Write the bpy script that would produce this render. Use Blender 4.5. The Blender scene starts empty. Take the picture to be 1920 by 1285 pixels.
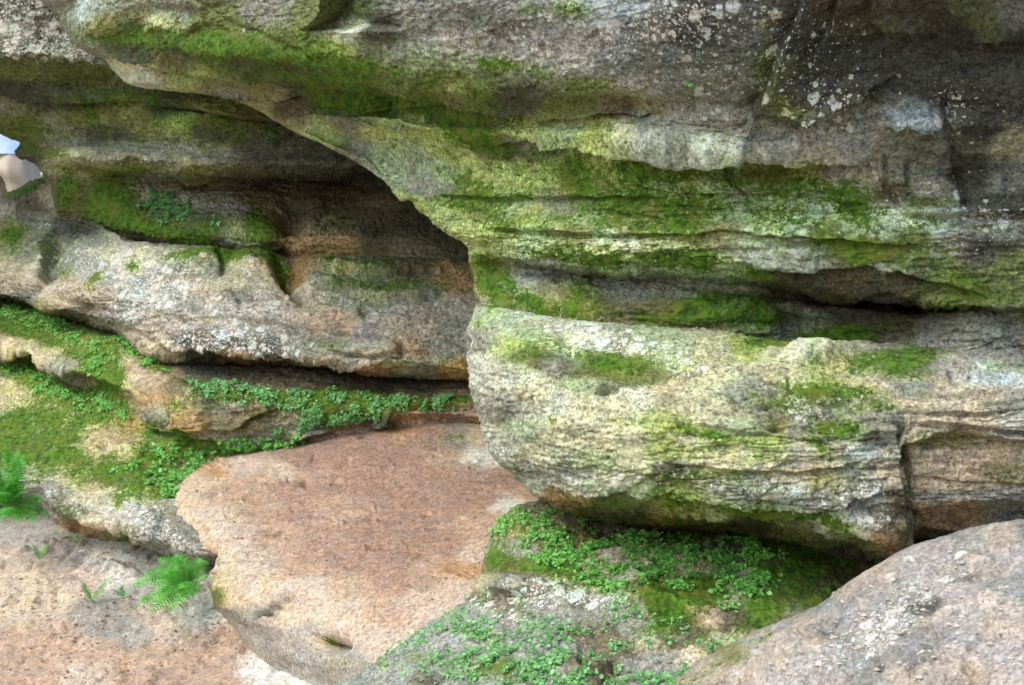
import bpy, math, random
import numpy as np
random.seed(7)
rng = np.random.default_rng(11)
F32 = np.float32
sc = bpy.context.scene
COL = sc.collection

# ------------------------------------------------------------------ camera model
CAMZ = 1.4
FPX = 3000.0                      # focal length in pixels of the 1920 px wide photograph
def world(px, py, d):
    px = np.asarray(px, float); py = np.asarray(py, float); d = np.asarray(d, float)
    return np.stack([(px-960.0)/FPX*d, d+0*px, CAMZ+(642.5-py)/FPX*d], -1)
def wpt(px, py, d):
    return tuple(float(v) for v in world(px, py, d))

# ------------------------------------------------------------------ noise
def _hash(ix, iy, iz, seed):
    h = (ix.astype(np.uint32)*np.uint32(374761393) + iy.astype(np.uint32)*np.uint32(668265263)
         + iz.astype(np.uint32)*np.uint32(2147483647) + np.uint32((seed*974711+12345) & 0xffffffff))
    h = (h ^ (h >> np.uint32(13)))*np.uint32(1274126177)
    h = (h ^ (h >> np.uint32(15)))*np.uint32(2246822519)
    return h ^ (h >> np.uint32(14))
def noise3(x, y, z, seed=0):
    """gradient noise, about -1..1"""
    xf = np.floor(x); yf = np.floor(y); zf = np.floor(z)
    ix = xf.astype(np.int32); iy = yf.astype(np.int32); iz = zf.astype(np.int32)
    fx = (x-xf).astype(F32); fy = (y-yf).astype(F32); fz = (z-zf).astype(F32)
    u = fx*fx*fx*(fx*(fx*6-15)+10); v = fy*fy*fy*(fy*(fy*6-15)+10); w = fz*fz*fz*(fz*(fz*6-15)+10)
    res = 0
    for dz in (0, 1):
        wz = w if dz else 1-w
        for dy in (0, 1):
            wy = v if dy else 1-v
            for dx in (0, 1):
                wx = u if dx else 1-u
                h = _hash(ix+dx, iy+dy, iz+dz, seed)
                gx = (h & np.uint32(1023)).astype(F32)/511.5-1
                gy = ((h >> np.uint32(10)) & np.uint32(1023)).astype(F32)/511.5-1
                gz = ((h >> np.uint32(20)) & np.uint32(1023)).astype(F32)/511.5-1
                res = res + wx*wy*wz*(gx*(fx-dx)+gy*(fy-dy)+gz*(fz-dz))
    return res*1.35
def fbm(x, y, z, octv=4, seed=0, gain=0.5, lac=2.03, ridged=False):
    a = 1.0; s = 0; t = 0
    for o in range(octv):
        n = noise3(x, y, z, seed+o*17)
        if ridged: n = 1-2*np.abs(n)
        s = s+a*n; t += a; a *= gain
        x = x*lac+3.1; y = y*lac+1.7; z = z*lac+5.3
    return s/t
def sstep(a, b, x):
    t = np.clip((x-a)/(b-a), 0, 1)
    return t*t*(3-2*t)

# ------------------------------------------------------------------ surface patches from rows of control points
def pchip(xk, yk, xq):
    xk = np.asarray(xk, float); yk = np.asarray(yk, float)
    h = np.diff(xk); dl = np.diff(yk, axis=0)/h[:, None]
    n = len(xk); m = np.zeros_like(yk)
    if n == 2: m[:] = dl[0]
    else:
        w1 = (2*h[1:]+h[:-1])[:, None]; w2 = (h[1:]+2*h[:-1])[:, None]
        same = dl[:-1]*dl[1:] > 0
        a = np.where(same, dl[:-1], 1.0); b = np.where(same, dl[1:], 1.0)
        m[1:-1] = np.where(same, (w1+w2)/(w1/a+w2/b), 0)
        m[0] = dl[0]; m[-1] = dl[-1]
    i = np.clip(np.searchsorted(xk, xq, side='right')-1, 0, n-2)
    t = ((xq-xk[i])/h[i])[:, None]; hh = h[i][:, None]
    t2 = t*t; t3 = t2*t
    return (2*t3-3*t2+1)*yk[i]+(t3-2*t2+t)*hh*m[i]+(-2*t3+3*t2)*yk[i+1]+(t3-t2)*hh*m[i+1]

def even(pts, M, dens=None):
    pts = np.asarray(pts, float)
    seg = np.sqrt((np.diff(pts[:, 0]))**2+(np.diff(pts[:, 1]))**2+(np.diff(pts[:, 2])*70)**2)+1e-3
    seg *= np.where(pts[:-1, 0] > 1690, np.where(pts[1:, 0] > 3000, .1, 1), 1)
    k = np.concatenate([[0], np.cumsum(seg)]); k /= k[-1]
    return pchip(k, pts, np.linspace(0, 1, M))

def make_grid(rows, step=2.1):
    # rows may hold (px, py, d); all rows resampled to the same count
    L = [np.sum(np.hypot(np.diff([p[0] for p in r]), np.diff([p[1] for p in r]))) for r in rows]
    L = [l-.9*sum(abs(q[0]-p[0]) for p, q in zip(r[:-1], r[1:]) if q[0] > 3000) for l, r in zip(L, rows)]
    M = int(max(L)/step)
    R = np.stack([even(r, M) for r in rows])            # n_rows, M, 3
    gap = []
    for a, b in zip(R[:-1], R[1:]):
        gap.append(np.percentile(np.sqrt((a[:, 0]-b[:, 0])**2*.15+(a[:, 1]-b[:, 1])**2+((a[:, 2]-b[:, 2])*70)**2), 70)+2)
    k = np.concatenate([[0], np.cumsum(gap)]); N = int(k[-1]/step); 
    q = np.linspace(0, k[-1], N)
    out = pchip(k, R.reshape(len(rows), -1), q).reshape(N, M, 3)
    return out

class Patch:
    wb = (.86, 1.0, .985); LA = 1.45
    def __init__(s, rows, step=2.1, seed=0):
        g = make_grid(rows, step)
        s.N, s.M = g.shape[:2]
        s.q = g.reshape(-1, 3)
        s.px = s.q[:, 0].astype(F32); s.py = s.q[:, 1].astype(F32)
        s.P = world(s.q[:, 0], s.q[:, 1], s.q[:, 2])
        s.seed = seed
        s.nrm = s.normals(s.P)
        x, y, z = s.P.T
        # wobbled reference coordinates, so that sculpted lines are ragged
        s.wx = s.px+10*fbm(x*5, y*5, z*5, 3, seed+1)+4*noise3(x*31, y*31, z*31, seed+2)
        s.wy = s.py+8*fbm(x*4, y*4, z*7, 3, seed+3)+4*noise3(x*23, y*23, z*34, seed+4)
        s.off = np.zeros(len(s.px))
        s.moss = np.zeros(len(s.px)); s.lich = np.zeros(len(s.px)); s.strat = np.ones(len(s.px)); s.big = np.ones(len(s.px))
        s.plates = 1.0
    def normals(s, P):
        G = P.reshape(s.N, s.M, 3)
        du = np.gradient(G, axis=1); dv = np.gradient(G, axis=0)
        n = np.cross(du, dv).reshape(-1, 3)
        n /= np.linalg.norm(n, axis=1, keepdims=True)+1e-12
        if np.median((n*(P-np.array([0, 0, CAMZ]))).sum(1)) > 0: n = -n
        return n
    def pdist(s, pts, pad, raw=False):
        """distance, signed side, and 0..1 position along a polyline, for vertices near it"""
        pts = np.asarray(pts, float)
        X, Y = (s.px, s.py) if raw else (s.wx, s.wy)
        m = np.where((X > pts[:, 0].min()-pad) & (X < pts[:, 0].max()+pad) & (Y > pts[:, 1].min()-pad) & (Y < pts[:, 1].max()+pad))[0]
        x = X[m]; y = Y[m]
        best = np.full(len(m), 1e9); side = np.zeros(len(m)); tt = np.zeros(len(m))
        L = np.hypot(*np.diff(pts, axis=0).T); cum = np.concatenate([[0], np.cumsum(L)]); tot = cum[-1]
        for i in range(len(pts)-1):
            a = pts[i]; d = pts[i+1]-a; l2 = (d*d).sum()+1e-9
            t = np.clip(((x-a[0])*d[0]+(y-a[1])*d[1])/l2, 0, 1)
            ex = x-(a[0]+t*d[0]); ey = y-(a[1]+t*d[1]); D = np.hypot(ex, ey)
            sd = np.sign(d[0]*(y-a[1])-d[1]*(x-a[0]))
            b = D < best
            best = np.where(b, D, best); side = np.where(b, sd, side); tt = np.where(b, (cum[i]+t*L[i])/tot, tt)
        return m, best, side, tt, tot
    def ledge(s, pts, amp, wa=18, wb=14, soft=2.0, raw=False):
        """bedding edge: rock above the line (left to right) stands out, rock below is cut back; amp in cm"""
        m, D, sd, t, tot = s.pdist(pts, max(wa, wb)*4, raw)
        S = D*sd
        fade = np.clip(np.minimum(t, 1-t)*tot/min(40, tot*.3), 0, 1)
        fade = np.where((t <= 0) | (t >= 1), 0, fade)*(0.75+0.5*noise3(s.P[m, 0]*6, s.P[m, 1]*6, s.P[m, 2]*0, 77))
        up = .45*np.exp(np.minimum(S, 0)/wa); dn = -.55*np.exp(-np.maximum(S, 0)/wb)
        k = sstep(-soft, soft, S)
        s.off[m] += s.LA*amp*.01*fade*(up*(1-k)+dn*k)
    def crack(s, pts, amp, w=4, raw=False):
        m, D, sd, t, tot = s.pdist(pts, w*4, raw)
        fade = np.clip(np.minimum(t, 1-t)*tot/min(15, tot*.3)+.15, 0, 1)*(.8+.5*noise3(s.P[m, 0]*13, s.P[m, 1]*13, s.P[m, 2]*13, 79))
        s.off[m] -= amp*.01*fade*np.exp(-(D/w)**2)
    def inside(s, poly, soft=8, raw=False):
        """soft 0..1 membership of a polygon"""
        poly = np.asarray(poly, float); cl = np.vstack([poly, poly[:1]])
        m, D, sd, t, tot = s.pdist(cl, soft*2+4, raw)
        X, Y = (s.px, s.py) if raw else (s.wx, s.wy)
        x = X[m]; y = Y[m]; ins = np.zeros(len(m), bool)
        for i in range(len(poly)):
            x1, y1 = cl[i]; x2, y2 = cl[i+1]
            c = (y1 > y) != (y2 > y)
            ins ^= c & (x < (x2-x1)*(y-y1)/(y2-y1+1e-9)+x1)
        v = np.where(ins, .5+.5*np.clip(D/soft, 0, 1), .5-.5*np.clip(D/soft, 0, 1))
        return m, v
    def plate(s, poly, amp, soft=5, raw=False):
        m, v = s.inside(poly, soft, raw)
        s.off[m] += amp*.01*v*v*(3-2*v)
    def ell(s, cx, cy, rx, ry, ang=0, raw=False):
        c, n = math.cos(math.radians(ang)), math.sin(math.radians(ang))
        X, Y = (s.px, s.py) if raw else (s.wx, s.wy)
        dx = X-cx; dy = Y-cy
        return np.sqrt(((dx*c+dy*n)/rx)**2+((-dx*n+dy*c)/ry)**2)
    def bump(s, cx, cy, rx, ry, amp, ang=0, flat=False):
        e = s.ell(cx, cy, rx, ry, ang)
        s.off += amp*.01*(1/(1+e**6) if flat else np.exp(-e*e))
    def add(s, arr, lst):
        for L in lst:
            cx, cy, rx, ry = L[:4]; ang = L[4] if len(L) > 4 else 0; w = L[5] if len(L) > 5 else 1
            arr += w*np.exp(-s.ell(cx, cy, rx, ry, ang)**2*.8)

PAL = dict(gr=(138,131,120), dg=(88,83,73), pk=(170,157,148), tn=(184,164,136), or_=(172,132,90), rd=(152,122,104), ol=(112,114,62),
           yg=(168,172,104), pg=(160,167,134), wh=(196,191,178), br=(114,99,76), lb=(178,181,184), dm=(72,84,40), gy=(150,145,135),
           yl=(166,161,92), sd=(182,162,142), cr=(192,181,152), go=(146,136,92), bk=(70,62,50), ra=(170,142,118), bd=(92,81,60))
SAT = .84
def lin(c):
    c = np.asarray(c, float)/255
    return np.where(c <= .04045, c/12.92, ((c+.055)/1.055)**2.4)

def paint(p, pts, warp=34, power=7, var=.5, tints=()):
    """local colour of the stone: nearest-ish named colour, with ragged borders drawn out along the bedding"""
    x, y, z = p.P.T
    c = 0
    for q, (wt, sc_) in enumerate(((.45, 3), (.33, 5), (.22, 9))):
        X = p.px+warp*(1+.5*q)*fbm(x*sc_, y*sc_, z*sc_*2, 6, p.seed+31+q*200, gain=.74); Y = p.py+warp*(.6+.3*q)*fbm(x*sc_, y*sc_, z*sc_*2.6, 6, p.seed+41+q*200, gain=.74)
        acc = np.zeros((len(X), 3), F32); ws = np.zeros(len(X), F32)
        for (a, b, n) in pts:
            w = (1/(((X-a)*.8)**2+((Y-b)*1.5)**2+120)**3).astype(F32)*F32(1e9)
            acc += w[:, None]*lin(PAL[n]).astype(F32); ws += w
        c = c+wt*acc/ws[:, None]
    lum = c@np.array([.3, .6, .1]); c = (lum[:, None]+(c-lum[:, None])*SAT)*np.array(p.wb)
    # blotches, streaks along the bedding, and speckle
    s1 = fbm(x*9, y*9, z*26, 4, p.seed+51, gain=.6); s2 = fbm(x*34, y*34, z*60, 3, p.seed+61, gain=.7); s3 = fbm(x*3.5, y*3.5, z*5, 3, p.seed+71)
    k = np.exp(var*(1.15*s1+1.5*s2+.45*s3))
    c = c*k[:, None]
    hue = fbm(x*12, y*12, z*20, 3, p.seed+81)
    c[:, 0] *= 1+.13*hue; c[:, 2] *= 1-.16*hue
    # dark mineral crust in patches and pale worn crests
    crust = sstep(.18, .5, fbm(x*7+4, y*7, z*14, 4, p.seed+91, gain=.65))
    c *= (1-.5*crust)[:, None]
    pale = .6*sstep(.25, .5, fbm(x*16+9, y*16, z*40, 3, p.seed+95, gain=.65))
    c = c*(1-.4*pale)[:, None]+.4*pale[:, None]*np.minimum(c*1.5+.03, .75)
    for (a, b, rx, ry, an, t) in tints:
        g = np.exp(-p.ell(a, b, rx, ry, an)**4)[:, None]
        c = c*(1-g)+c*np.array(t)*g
    return c

def finish(p, name, label, cat, colpts, mat, strata=1.0, rough=1.0, mound=1.0, var=.5, mossh=1.0, structure=False, stratdir=(0, 0), tints=()):
    x, y, z = p.P.T; sd = p.seed
    zz = z+stratdir[0]*x+stratdir[1]*y+.03*fbm(x*1.3, y*1.3, z*1.3, 2, sd+5)
    big = .022*mound*fbm(x*2.6, y*2.6, z*4.2, 3, sd+6)
    st = fbm(x*2.2, y*2.2, zz*22, 4, sd+7, gain=.6)
    st = np.tanh(st*2.6)                                     # stepped beds
    st2 = fbm(x*7, y*7, zz*48, 3, sd+8, gain=.6)
    rg = fbm(x*11, y*11, z*18, 5, sd+9, gain=.58, ridged=True)
    chip = np.tanh(fbm(x*17, y*17, z*24, 3, sd+12, gain=.6)*3.5)
    fine = fbm(x*70, y*70, z*90, 3, sd+10, gain=.72)
    cr1 = fbm(x*2.6, y*2.6, zz*15, 5, sd+21, gain=.6); cr2 = fbm(x*8, y*8, zz*9, 4, sd+22, gain=.6); msk = sstep(-.1, .3, fbm(x*4, y*4, z*6, 2, sd+23))
    fis = np.exp(-(cr1/.022)**2)*np.clip(p.strat*1.6, 0, 1)+.6*np.exp(-(cr2/.02)**2)*msk
    pit = sstep(.30, .48, fbm(x*28, y*28, z*36, 3, sd+24, gain=.6))
    tw = fbm(x*2.4, y*2.4, zz*9, 5, sd+25, gain=.55)*5.5+3*0; tf = np.floor(tw); ter = tf+sstep(.86, 1.0, tw-tf)
    tw2 = fbm(x*6, y*6, zz*24, 4, sd+26, gain=.55)*4.5; tf2 = np.floor(tw2); ter2 = tf2+sstep(.82, 1.0, tw2-tf2)
    fl = sstep(-.15, .35, fbm(x*2, y*2, z*3, 2, sd+27))             # some stretches stay smooth
    off = p.off+p.plates*rough*(.0075*(ter-tw*.55)+.0042*ter2*fl)-rough*(.0075*fis+.009*pit)+big*p.big+strata*p.strat*(.013*st+.009*st2)+rough*(.0035+.008*fl)*(rg-.3)+rough*(.0045*chip*fl+.0028*fine)
    # moss: cushions standing out of the stone
    m = .85*p.moss+(.75*fbm(x*8, y*8, z*14, 5, sd+13, gain=.7)-.05)*np.clip(p.moss*2.5, 0, 1)+.25*np.clip(p.moss*3, 0, 1)*fbm(x*50, y*50, z*50, 2, sd+14)
    # moss likes the crests above and the edge of beds
    mk = sstep(.5, .8, m)
    cush = fbm(x*46, y*46, z*46, 3, sd+15, gain=.7)
    off = off*(1-.25*mk)+mossh*mk*(.004+.006*cush)
    P = p.P+p.nrm*off[:, None]
    c = paint(p, colpts, var=var, tints=tints)
    me = bpy.data.meshes.new(name)
    N, M = p.N, p.M
    me.vertices.add(N*M); me.vertices.foreach_set('co', P.astype(F32).ravel())
    i = (np.arange(N-1)[:, None]*M+np.arange(M-1)[None]).ravel()
    f = np.stack([i, i+1, i+M+1, i+M], 1).astype(np.int32)
    fn = np.cross(P[f[:, 1]]-P[f[:, 0]], P[f[:, 3]]-P[f[:, 0]])
    if np.median((fn*(P[f[:, 0]]-np.array([0, 0, CAMZ]))).sum(1)) > 0: f = f[:, ::-1].copy()
    nf = len(f)
    me.loops.add(nf*4); me.loops.foreach_set('vertex_index', f.ravel())
    me.polygons.add(nf); me.polygons.foreach_set('loop_start', np.arange(nf, dtype=np.int32)*4)
    me.polygons.foreach_set('use_smooth', np.ones(nf, bool))
    me.update(calc_edges=True)
    ca = me.color_attributes.new('stone', 'FLOAT_COLOR', 'POINT')
    ca.data.foreach_set('color', np.hstack([np.clip(c, .005, .85), np.ones((len(c), 1))]).astype(F32).ravel())
    for nm, arr in (('moss', m), ('lichen', p.lich)):
        at = me.attributes.new(nm, 'FLOAT', 'POINT'); at.data.foreach_set('value', np.clip(arr, 0, 1.5).astype(F32))
    me.materials.append(mat)
    o = bpy.data.objects.new(name, me); COL.objects.link(o)
    if structure: o['kind'] = 'structure'
    else: o['label'] = label; o['category'] = cat
    p.final = P; p.fnrm = p.normals(P); p.mk = mk
    return o

# ------------------------------------------------------------------ materials
def nd(nt, t, **kw):
    n = nt.nodes.new(t)
    for k, v in kw.items(): setattr(n, k, v)
    return n
def math_node(nt, op, a, b=None, c=None, clamp=False):
    n = nd(nt, 'ShaderNodeMath', operation=op, use_clamp=clamp)
    for i, v in enumerate((a, b, c)):
        if v is None: continue
        if isinstance(v, (int, float)): n.inputs[i].default_value = v
        else: nt.links.new(v, n.inputs[i])
    return n.outputs[0]
def mixc(nt, f, a, b, mode='MIX'):
    n = nd(nt, 'ShaderNodeMix', data_type='RGBA', blend_type=mode)
    if isinstance(f, (int, float)): n.inputs[0].default_value = f
    else: nt.links.new(f, n.inputs[0])
    for s, v in ((n.inputs[6], a), (n.inputs[7], b)):
        if isinstance(v, tuple): s.default_value = (*v, 1)
        else: nt.links.new(v, s)
    return n.outputs[2]
def ramp(nt, v, lo, hi):
    n = nd(nt, 'ShaderNodeMapRange', interpolation_type='SMOOTHSTEP'); nt.links.new(v, n.inputs[0])
    n.inputs[1].default_value = lo; n.inputs[2].default_value = hi
    return n.outputs[0]
def tex(nt, co, scale, detail=3, rough=.6, vec=None):
    n = nd(nt, 'ShaderNodeTexNoise'); n.inputs['Scale'].default_value = scale; n.inputs['Detail'].default_value = detail
    n.inputs['Roughness'].default_value = rough; nt.links.new(co, n.inputs['Vector'])
    return n.outputs['Fac']

def stone_material(name, lichen_col=(.55, .64, .64), bump=.5, grit=1.2, mossa=(.02, .06, .004), mossb=(.10, .22, .015)):
    m = bpy.data.materials.new(name); m.use_nodes = True; nt = m.node_tree; nt.nodes.clear()
    out = nd(nt, 'ShaderNodeOutputMaterial'); bs = nd(nt, 'ShaderNodeBsdfPrincipled'); nt.links.new(bs.outputs[0], out.inputs[0])
    co = nd(nt, 'ShaderNodeTexCoord').outputs['Object']
    at = nd(nt, 'ShaderNodeAttribute', attribute_name='stone').outputs['Color']
    mo = nd(nt, 'ShaderNodeAttribute', attribute_name='moss').outputs['Fac']
    li = nd(nt, 'ShaderNodeAttribute', attribute_name='lichen').outputs['Fac']
    n1 = tex(nt, co, 55, 5, .7); n2 = tex(nt, co, 230, 3, .7)
    n3 = tex(nt, co, 110, 4, .75)
    v = math_node(nt, 'ADD', math_node(nt, 'MULTIPLY', n1, 1.7), math_node(nt, 'MULTIPLY', n2, 1.5))
    v = math_node(nt, 'ADD', v, math_node(nt, 'MULTIPLY', n3, 2.0))
    v = math_node(nt, 'MAXIMUM', math_node(nt, 'ADD', math_node(nt, 'MULTIPLY', v, grit), 1-2.6*grit), .15)
    gray = nd(nt, 'ShaderNodeCombineColor')
    for i in range(3): nt.links.new(v, gray.inputs[i])
    base = mixc(nt, 1.0, at, gray.outputs[0], 'MULTIPLY')
    # dark pits
    pit = ramp(nt, tex(nt, co, 95, 4, .7), .40, .30)
    base = mixc(nt, math_node(nt, 'MULTIPLY', pit, .55), base, (.05, .042, .03))
    # lichen: rosettes of two sizes plus pale crusts
    wv = nd(nt, 'ShaderNodeVectorMath', operation='MULTIPLY_ADD')
    nz = nd(nt, 'ShaderNodeTexNoise'); nz.inputs['Scale'].default_value = 55; nz.inputs['Detail'].default_value = 4; nt.links.new(co, nz.inputs['Vector'])
    nt.links.new(nz.outputs['Color'], wv.inputs[0]); wv.inputs[1].default_value = (.022, .022, .022); nt.links.new(co, wv.inputs[2])
    tot = None
    for sc_, lo in ((19, .15), (48, .18), (120, .2)):
        vo = nd(nt, 'ShaderNodeTexVoronoi'); vo.inputs['Scale'].default_value = sc_; nt.links.new(wv.outputs[0], vo.inputs['Vector'])
        rnd = nd(nt, 'ShaderNodeSeparateColor'); nt.links.new(vo.outputs['Color'], rnd.inputs[0])
        # radius grows with the lichen weight; only some cells carry a rosette
        rad = math_node(nt, 'MULTIPLY', math_node(nt, 'SUBTRACT', math_node(nt, 'MULTIPLY', li, 1.15), rnd.outputs[0]), .8)
        rad = math_node(nt, 'MINIMUM', rad, .42)
        spot = ramp(nt, math_node(nt, 'SUBTRACT', rad, vo.outputs['Distance']), -.02, .07)
        tot = spot if tot is None else math_node(nt, 'MAXIMUM', tot, spot)
    tot = math_node(nt, 'MULTIPLY', tot, ramp(nt, tex(nt, co, 120, 3, .7), .34, .5))
    lc = mixc(nt, ramp(nt, tex(nt, co, 14, 2), .42, .6), lichen_col, (.62, .60, .54))
    base = mixc(nt, math_node(nt, 'MULTIPLY', tot, .85), base, lc)
    # moss
    film = ramp(nt, math_node(nt, 'ADD', mo, math_node(nt, 'SUBTRACT', tex(nt, co, 40, 4, .7), .5)), .0, .8)
    base = mixc(nt, math_node(nt, 'MULTIPLY', film, .75), base, mixc(nt, 1.0, base, (.80, .98, .40), 'MULTIPLY'))
    mf = math_node(nt, 'ADD', mo, math_node(nt, 'MULTIPLY', math_node(nt, 'SUBTRACT', tex(nt, co, 75, 6, .85), .5), 3.0))
    mf = ramp(nt, mf, .62, .76)
    mc = mixc(nt, ramp(nt, tex(nt, co, 38, 5, .75), .36, .64), mossa, mossb)
    mc = mixc(nt, ramp(nt, tex(nt, co, 11, 5, .7), .48, .68), mc, (.13, .16, .02))
    base = mixc(nt, mf, base, mc)
    nt.links.new(base, bs.inputs['Base Color'])
    bs.inputs['Roughness'].default_value = .88
    bs.inputs['Specular IOR Level'].default_value = .25
    h = math_node(nt, 'ADD', math_node(nt, 'MULTIPLY', n1, .6), math_node(nt, 'MULTIPLY', n2, .35))
    mh = math_node(nt, 'MULTIPLY', mf, math_node(nt, 'MULTIPLY', tex(nt, co, 330, 2, .8), 1.6))
    h = math_node(nt, 'ADD', h, mh); h = math_node(nt, 'SUBTRACT', h, math_node(nt, 'MULTIPLY', pit, .35))
    bp = nd(nt, 'ShaderNodeBump'); bp.inputs['Strength'].default_value = bump; bp.inputs['Distance'].default_value = .004
    nt.links.new(h, bp.inputs['Height']); nt.links.new(bp.outputs[0], bs.inputs['Normal'])
    return m

def leaf_material(name, ca, cb, rough=.5, scale=60):
    m = bpy.data.materials.new(name); m.use_nodes = True; nt = m.node_tree; nt.nodes.clear()
    out = nd(nt, 'ShaderNodeOutputMaterial'); bs = nd(nt, 'ShaderNodeBsdfPrincipled'); tr = nd(nt, 'ShaderNodeBsdfTranslucent')
    mx = nd(nt, 'ShaderNodeMixShader'); mx.inputs[0].default_value = .28
    co = nd(nt, 'ShaderNodeTexCoord').outputs['Object']
    c = mixc(nt, ramp(nt, tex(nt, co, scale, 2), .35, .65), ca, cb)
    nt.links.new(c, bs.inputs['Base Color']); nt.links.new(c, tr.inputs[0])
    bs.inputs['Roughness'].default_value = rough
    nt.links.new(bs.outputs[0], mx.inputs[1]); nt.links.new(tr.outputs[0], mx.inputs[2]); nt.links.new(mx.outputs[0], out.inputs[0])
    return m
def plain_material(name, ca, cb, scale=20, rough=.8, bump=0.0, bscale=200, detail=3):
    m = bpy.data.materials.new(name); m.use_nodes = True; nt = m.node_tree; nt.nodes.clear()
    out = nd(nt, 'ShaderNodeOutputMaterial'); bs = nd(nt, 'ShaderNodeBsdfPrincipled'); nt.links.new(bs.outputs[0], out.inputs[0])
    co = nd(nt, 'ShaderNodeTexCoord').outputs['Object']
    nt.links.new(mixc(nt, ramp(nt, tex(nt, co, scale, detail), .35, .65), ca, cb), bs.inputs['Base Color'])
    bs.inputs['Roughness'].default_value = rough
    if bump:
        bp = nd(nt, 'ShaderNodeBump'); bp.inputs['Strength'].default_value = bump; bp.inputs['Distance'].default_value = .004
        nt.links.new(tex(nt, co, bscale, 3), bp.inputs['Height']); nt.links.new(bp.outputs[0], bs.inputs['Normal'])
    return m
M_STONE = stone_material('weathered_sandstone')
M_CAVE = stone_material('cave_sandstone', lichen_col=(.40, .44, .36))  # same stone as the cliff, with darker, greener lichen
M_SLAB = stone_material('worn_red_sandstone', bump=.7, grit=.85)

# ================================================================== the rocks
# ---- A: big overhanging upper cliff with the mossy recess below it
A = Patch([
 [(-250,-450,8.0),(-150,-450,6.2),(300,-450,4.6),(900,-450,3.8),(1400,-450,3.4),(2100,-450,3.3),(3100,-450,3.3)],
 [(-60,-150,8),(20,-150,6.3),(300,-150,5.2),(700,-150,4.4),(1100,-150,3.9),(1500,-150,3.6),(2100,-150,3.5),(3100,-150,3.5)],
 [(100,0,8),(72,0,6.4),(200,0,5.7),(500,0,4.9),(900,0,4.2),(1400,0,3.75),(2100,0,3.7),(3100,0,3.7)],
 [(150,60,8),(112,55,6.4),(250,60,5.7),(500,60,4.95),(900,70,4.3),(1400,90,3.85),(2100,90,3.85),(3100,90,3.85)],
 [(215,100,8),(158,94,6.4),(220,112,5.95),(300,124,5.75),(450,142,5.3),(640,152,4.9),(900,168,4.45),(1200,180,4.1),(1500,180,3.95),(2100,170,3.9),(3100,170,3.9)],
 [(250,106,8),(183,104,6.6),(235,122,6.25),(320,136,6.05),(470,156,5.65),(660,168,5.15),(900,190,4.6),(1200,205,4.2),(1500,210,4.0),(2100,210,3.95),(3100,210,3.95)],
 [(330,150,8),(230,152,6.5),(300,160,6.15),(400,172,5.95),(520,190,5.6),(680,205,5.2),(900,225,4.7),(1200,230,4.22),(1500,235,4.05),(2100,230,3.95),(3100,230,3.95)],
 [(560,200,8),(432,186,6.2),(500,203,5.8),(600,222,5.45),(760,240,4.98),(950,255,4.62),(1200,262,4.22),(1500,265,4.07),(2100,260,4.0),(3100,260,4.0)],
 [(640,250,8),(520,232,5.95),(620,250,5.6),(760,280,5.18),(950,300,4.75),(1200,305,4.32),(1500,305,4.15),(2100,305,4.1),(3100,305,4.1)],
 [(760,310,8),(640,287,5.6),(740,312,5.32),(850,343,5.0),(1000,350,4.7),(1250,350,4.32),(1550,350,4.17),(2100,350,4.1),(3100,350,4.1)],
 [(880,370,8),(705,332,5.4),(790,360,5.15),(900,388,4.88),(1050,400,4.6),(1300,400,4.3),(1600,400,4.15),(2100,400,4.1),(3100,400,4.1)],
 [(950,410,8),(790,396,5.2),(860,410,4.95),(960,425,4.72),(1100,430,4.48),(1300,435,4.28),(1600,435,4.13),(2100,440,4.1),(3100,440,4.1)],
 [(1000,455,8),(852,440,5.05),(910,452,4.85),(1000,462,4.65),(1150,475,4.43),(1340,485,4.27),(1500,500,4.2),(1700,520,4.17),(2100,535,4.12),(3100,535,4.12)],
 [(1000,480,8),(882,466,5.02),(940,478,4.85),(1000,488,4.7),(1150,505,4.5),(1350,520,4.36),(1500,543,4.28),(1700,553,4.22),(1850,576,4.13),(2100,562,4.1),(3100,562,4.1)],
 [(1000,505,8),(884,490,5.08),(930,503,4.98),(1000,508,4.9),(1150,522,4.68),(1350,535,4.52),(1480,550,4.52),(1700,562,4.5),(1820,580,4.4),(1880,585,4.2),(2100,580,4.17),(3100,580,4.17)],
 [(1000,540,8),(889,530,5.02),(940,545,4.88),(1000,552,4.8),(1150,565,4.62),(1350,572,4.46),(1480,582,4.46),(1600,586,4.42),(1700,590,4.36),(1850,600,4.22),(2100,610,4.17),(3100,610,4.17)],
 [(1000,600,8),(895,580,4.95),(940,600,4.85),(1000,610,4.75),(1150,630,4.6),(1350,640,4.5),(1500,650,4.48),(1700,660,4.35),(2100,680,4.2),(3100,680,4.2)],
 [(1000,760,8),(950,740,5.2),(1000,740,5.1),(1150,760,4.9),(1350,780,4.8),(1500,780,4.8),(1700,780,4.7),(2100,780,4.6),(3100,780,4.6)],
], seed=100)
A.LA = 1.75
A.ledge([(186,104),(300,126),(420,146),(640,160),(760,168),(900,190),(1000,206)], 4, 14, 16)
A.ledge([(640,195),(760,200),(860,190),(940,195),(1000,215),(1080,220),(1130,208),(1200,215),(1245,200)], 5, 16, 14)
A.ledge([(990,262),(1100,270),(1240,276),(1400,281),(1530,284),(1650,290)], 8, 26, 26)
A.plate([(1235,200),(1330,205),(1420,212),(1410,262),(1395,278),(1300,276),(1150,270),(1160,240)], 3)
A.plate([(1000,290),(1150,282),(1380,290),(1560,292),(1600,310),(1560,330),(1300,332),(1080,325)], -1.6, 10)
A.ledge([(1560,295),(1640,300),(1660,345),(1560,340)], 1.5)
A.ledge([(860,262),(950,266),(1010,262)], 3, 12, 10)
A.ledge([(740,372),(850,368),(960,372),(1100,370),(1250,372)], 3.0, 12, 12)
A.ledge([(1100,388),(1300,392),(1500,405),(1690,398)], -2.5, 14, 14)
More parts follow.
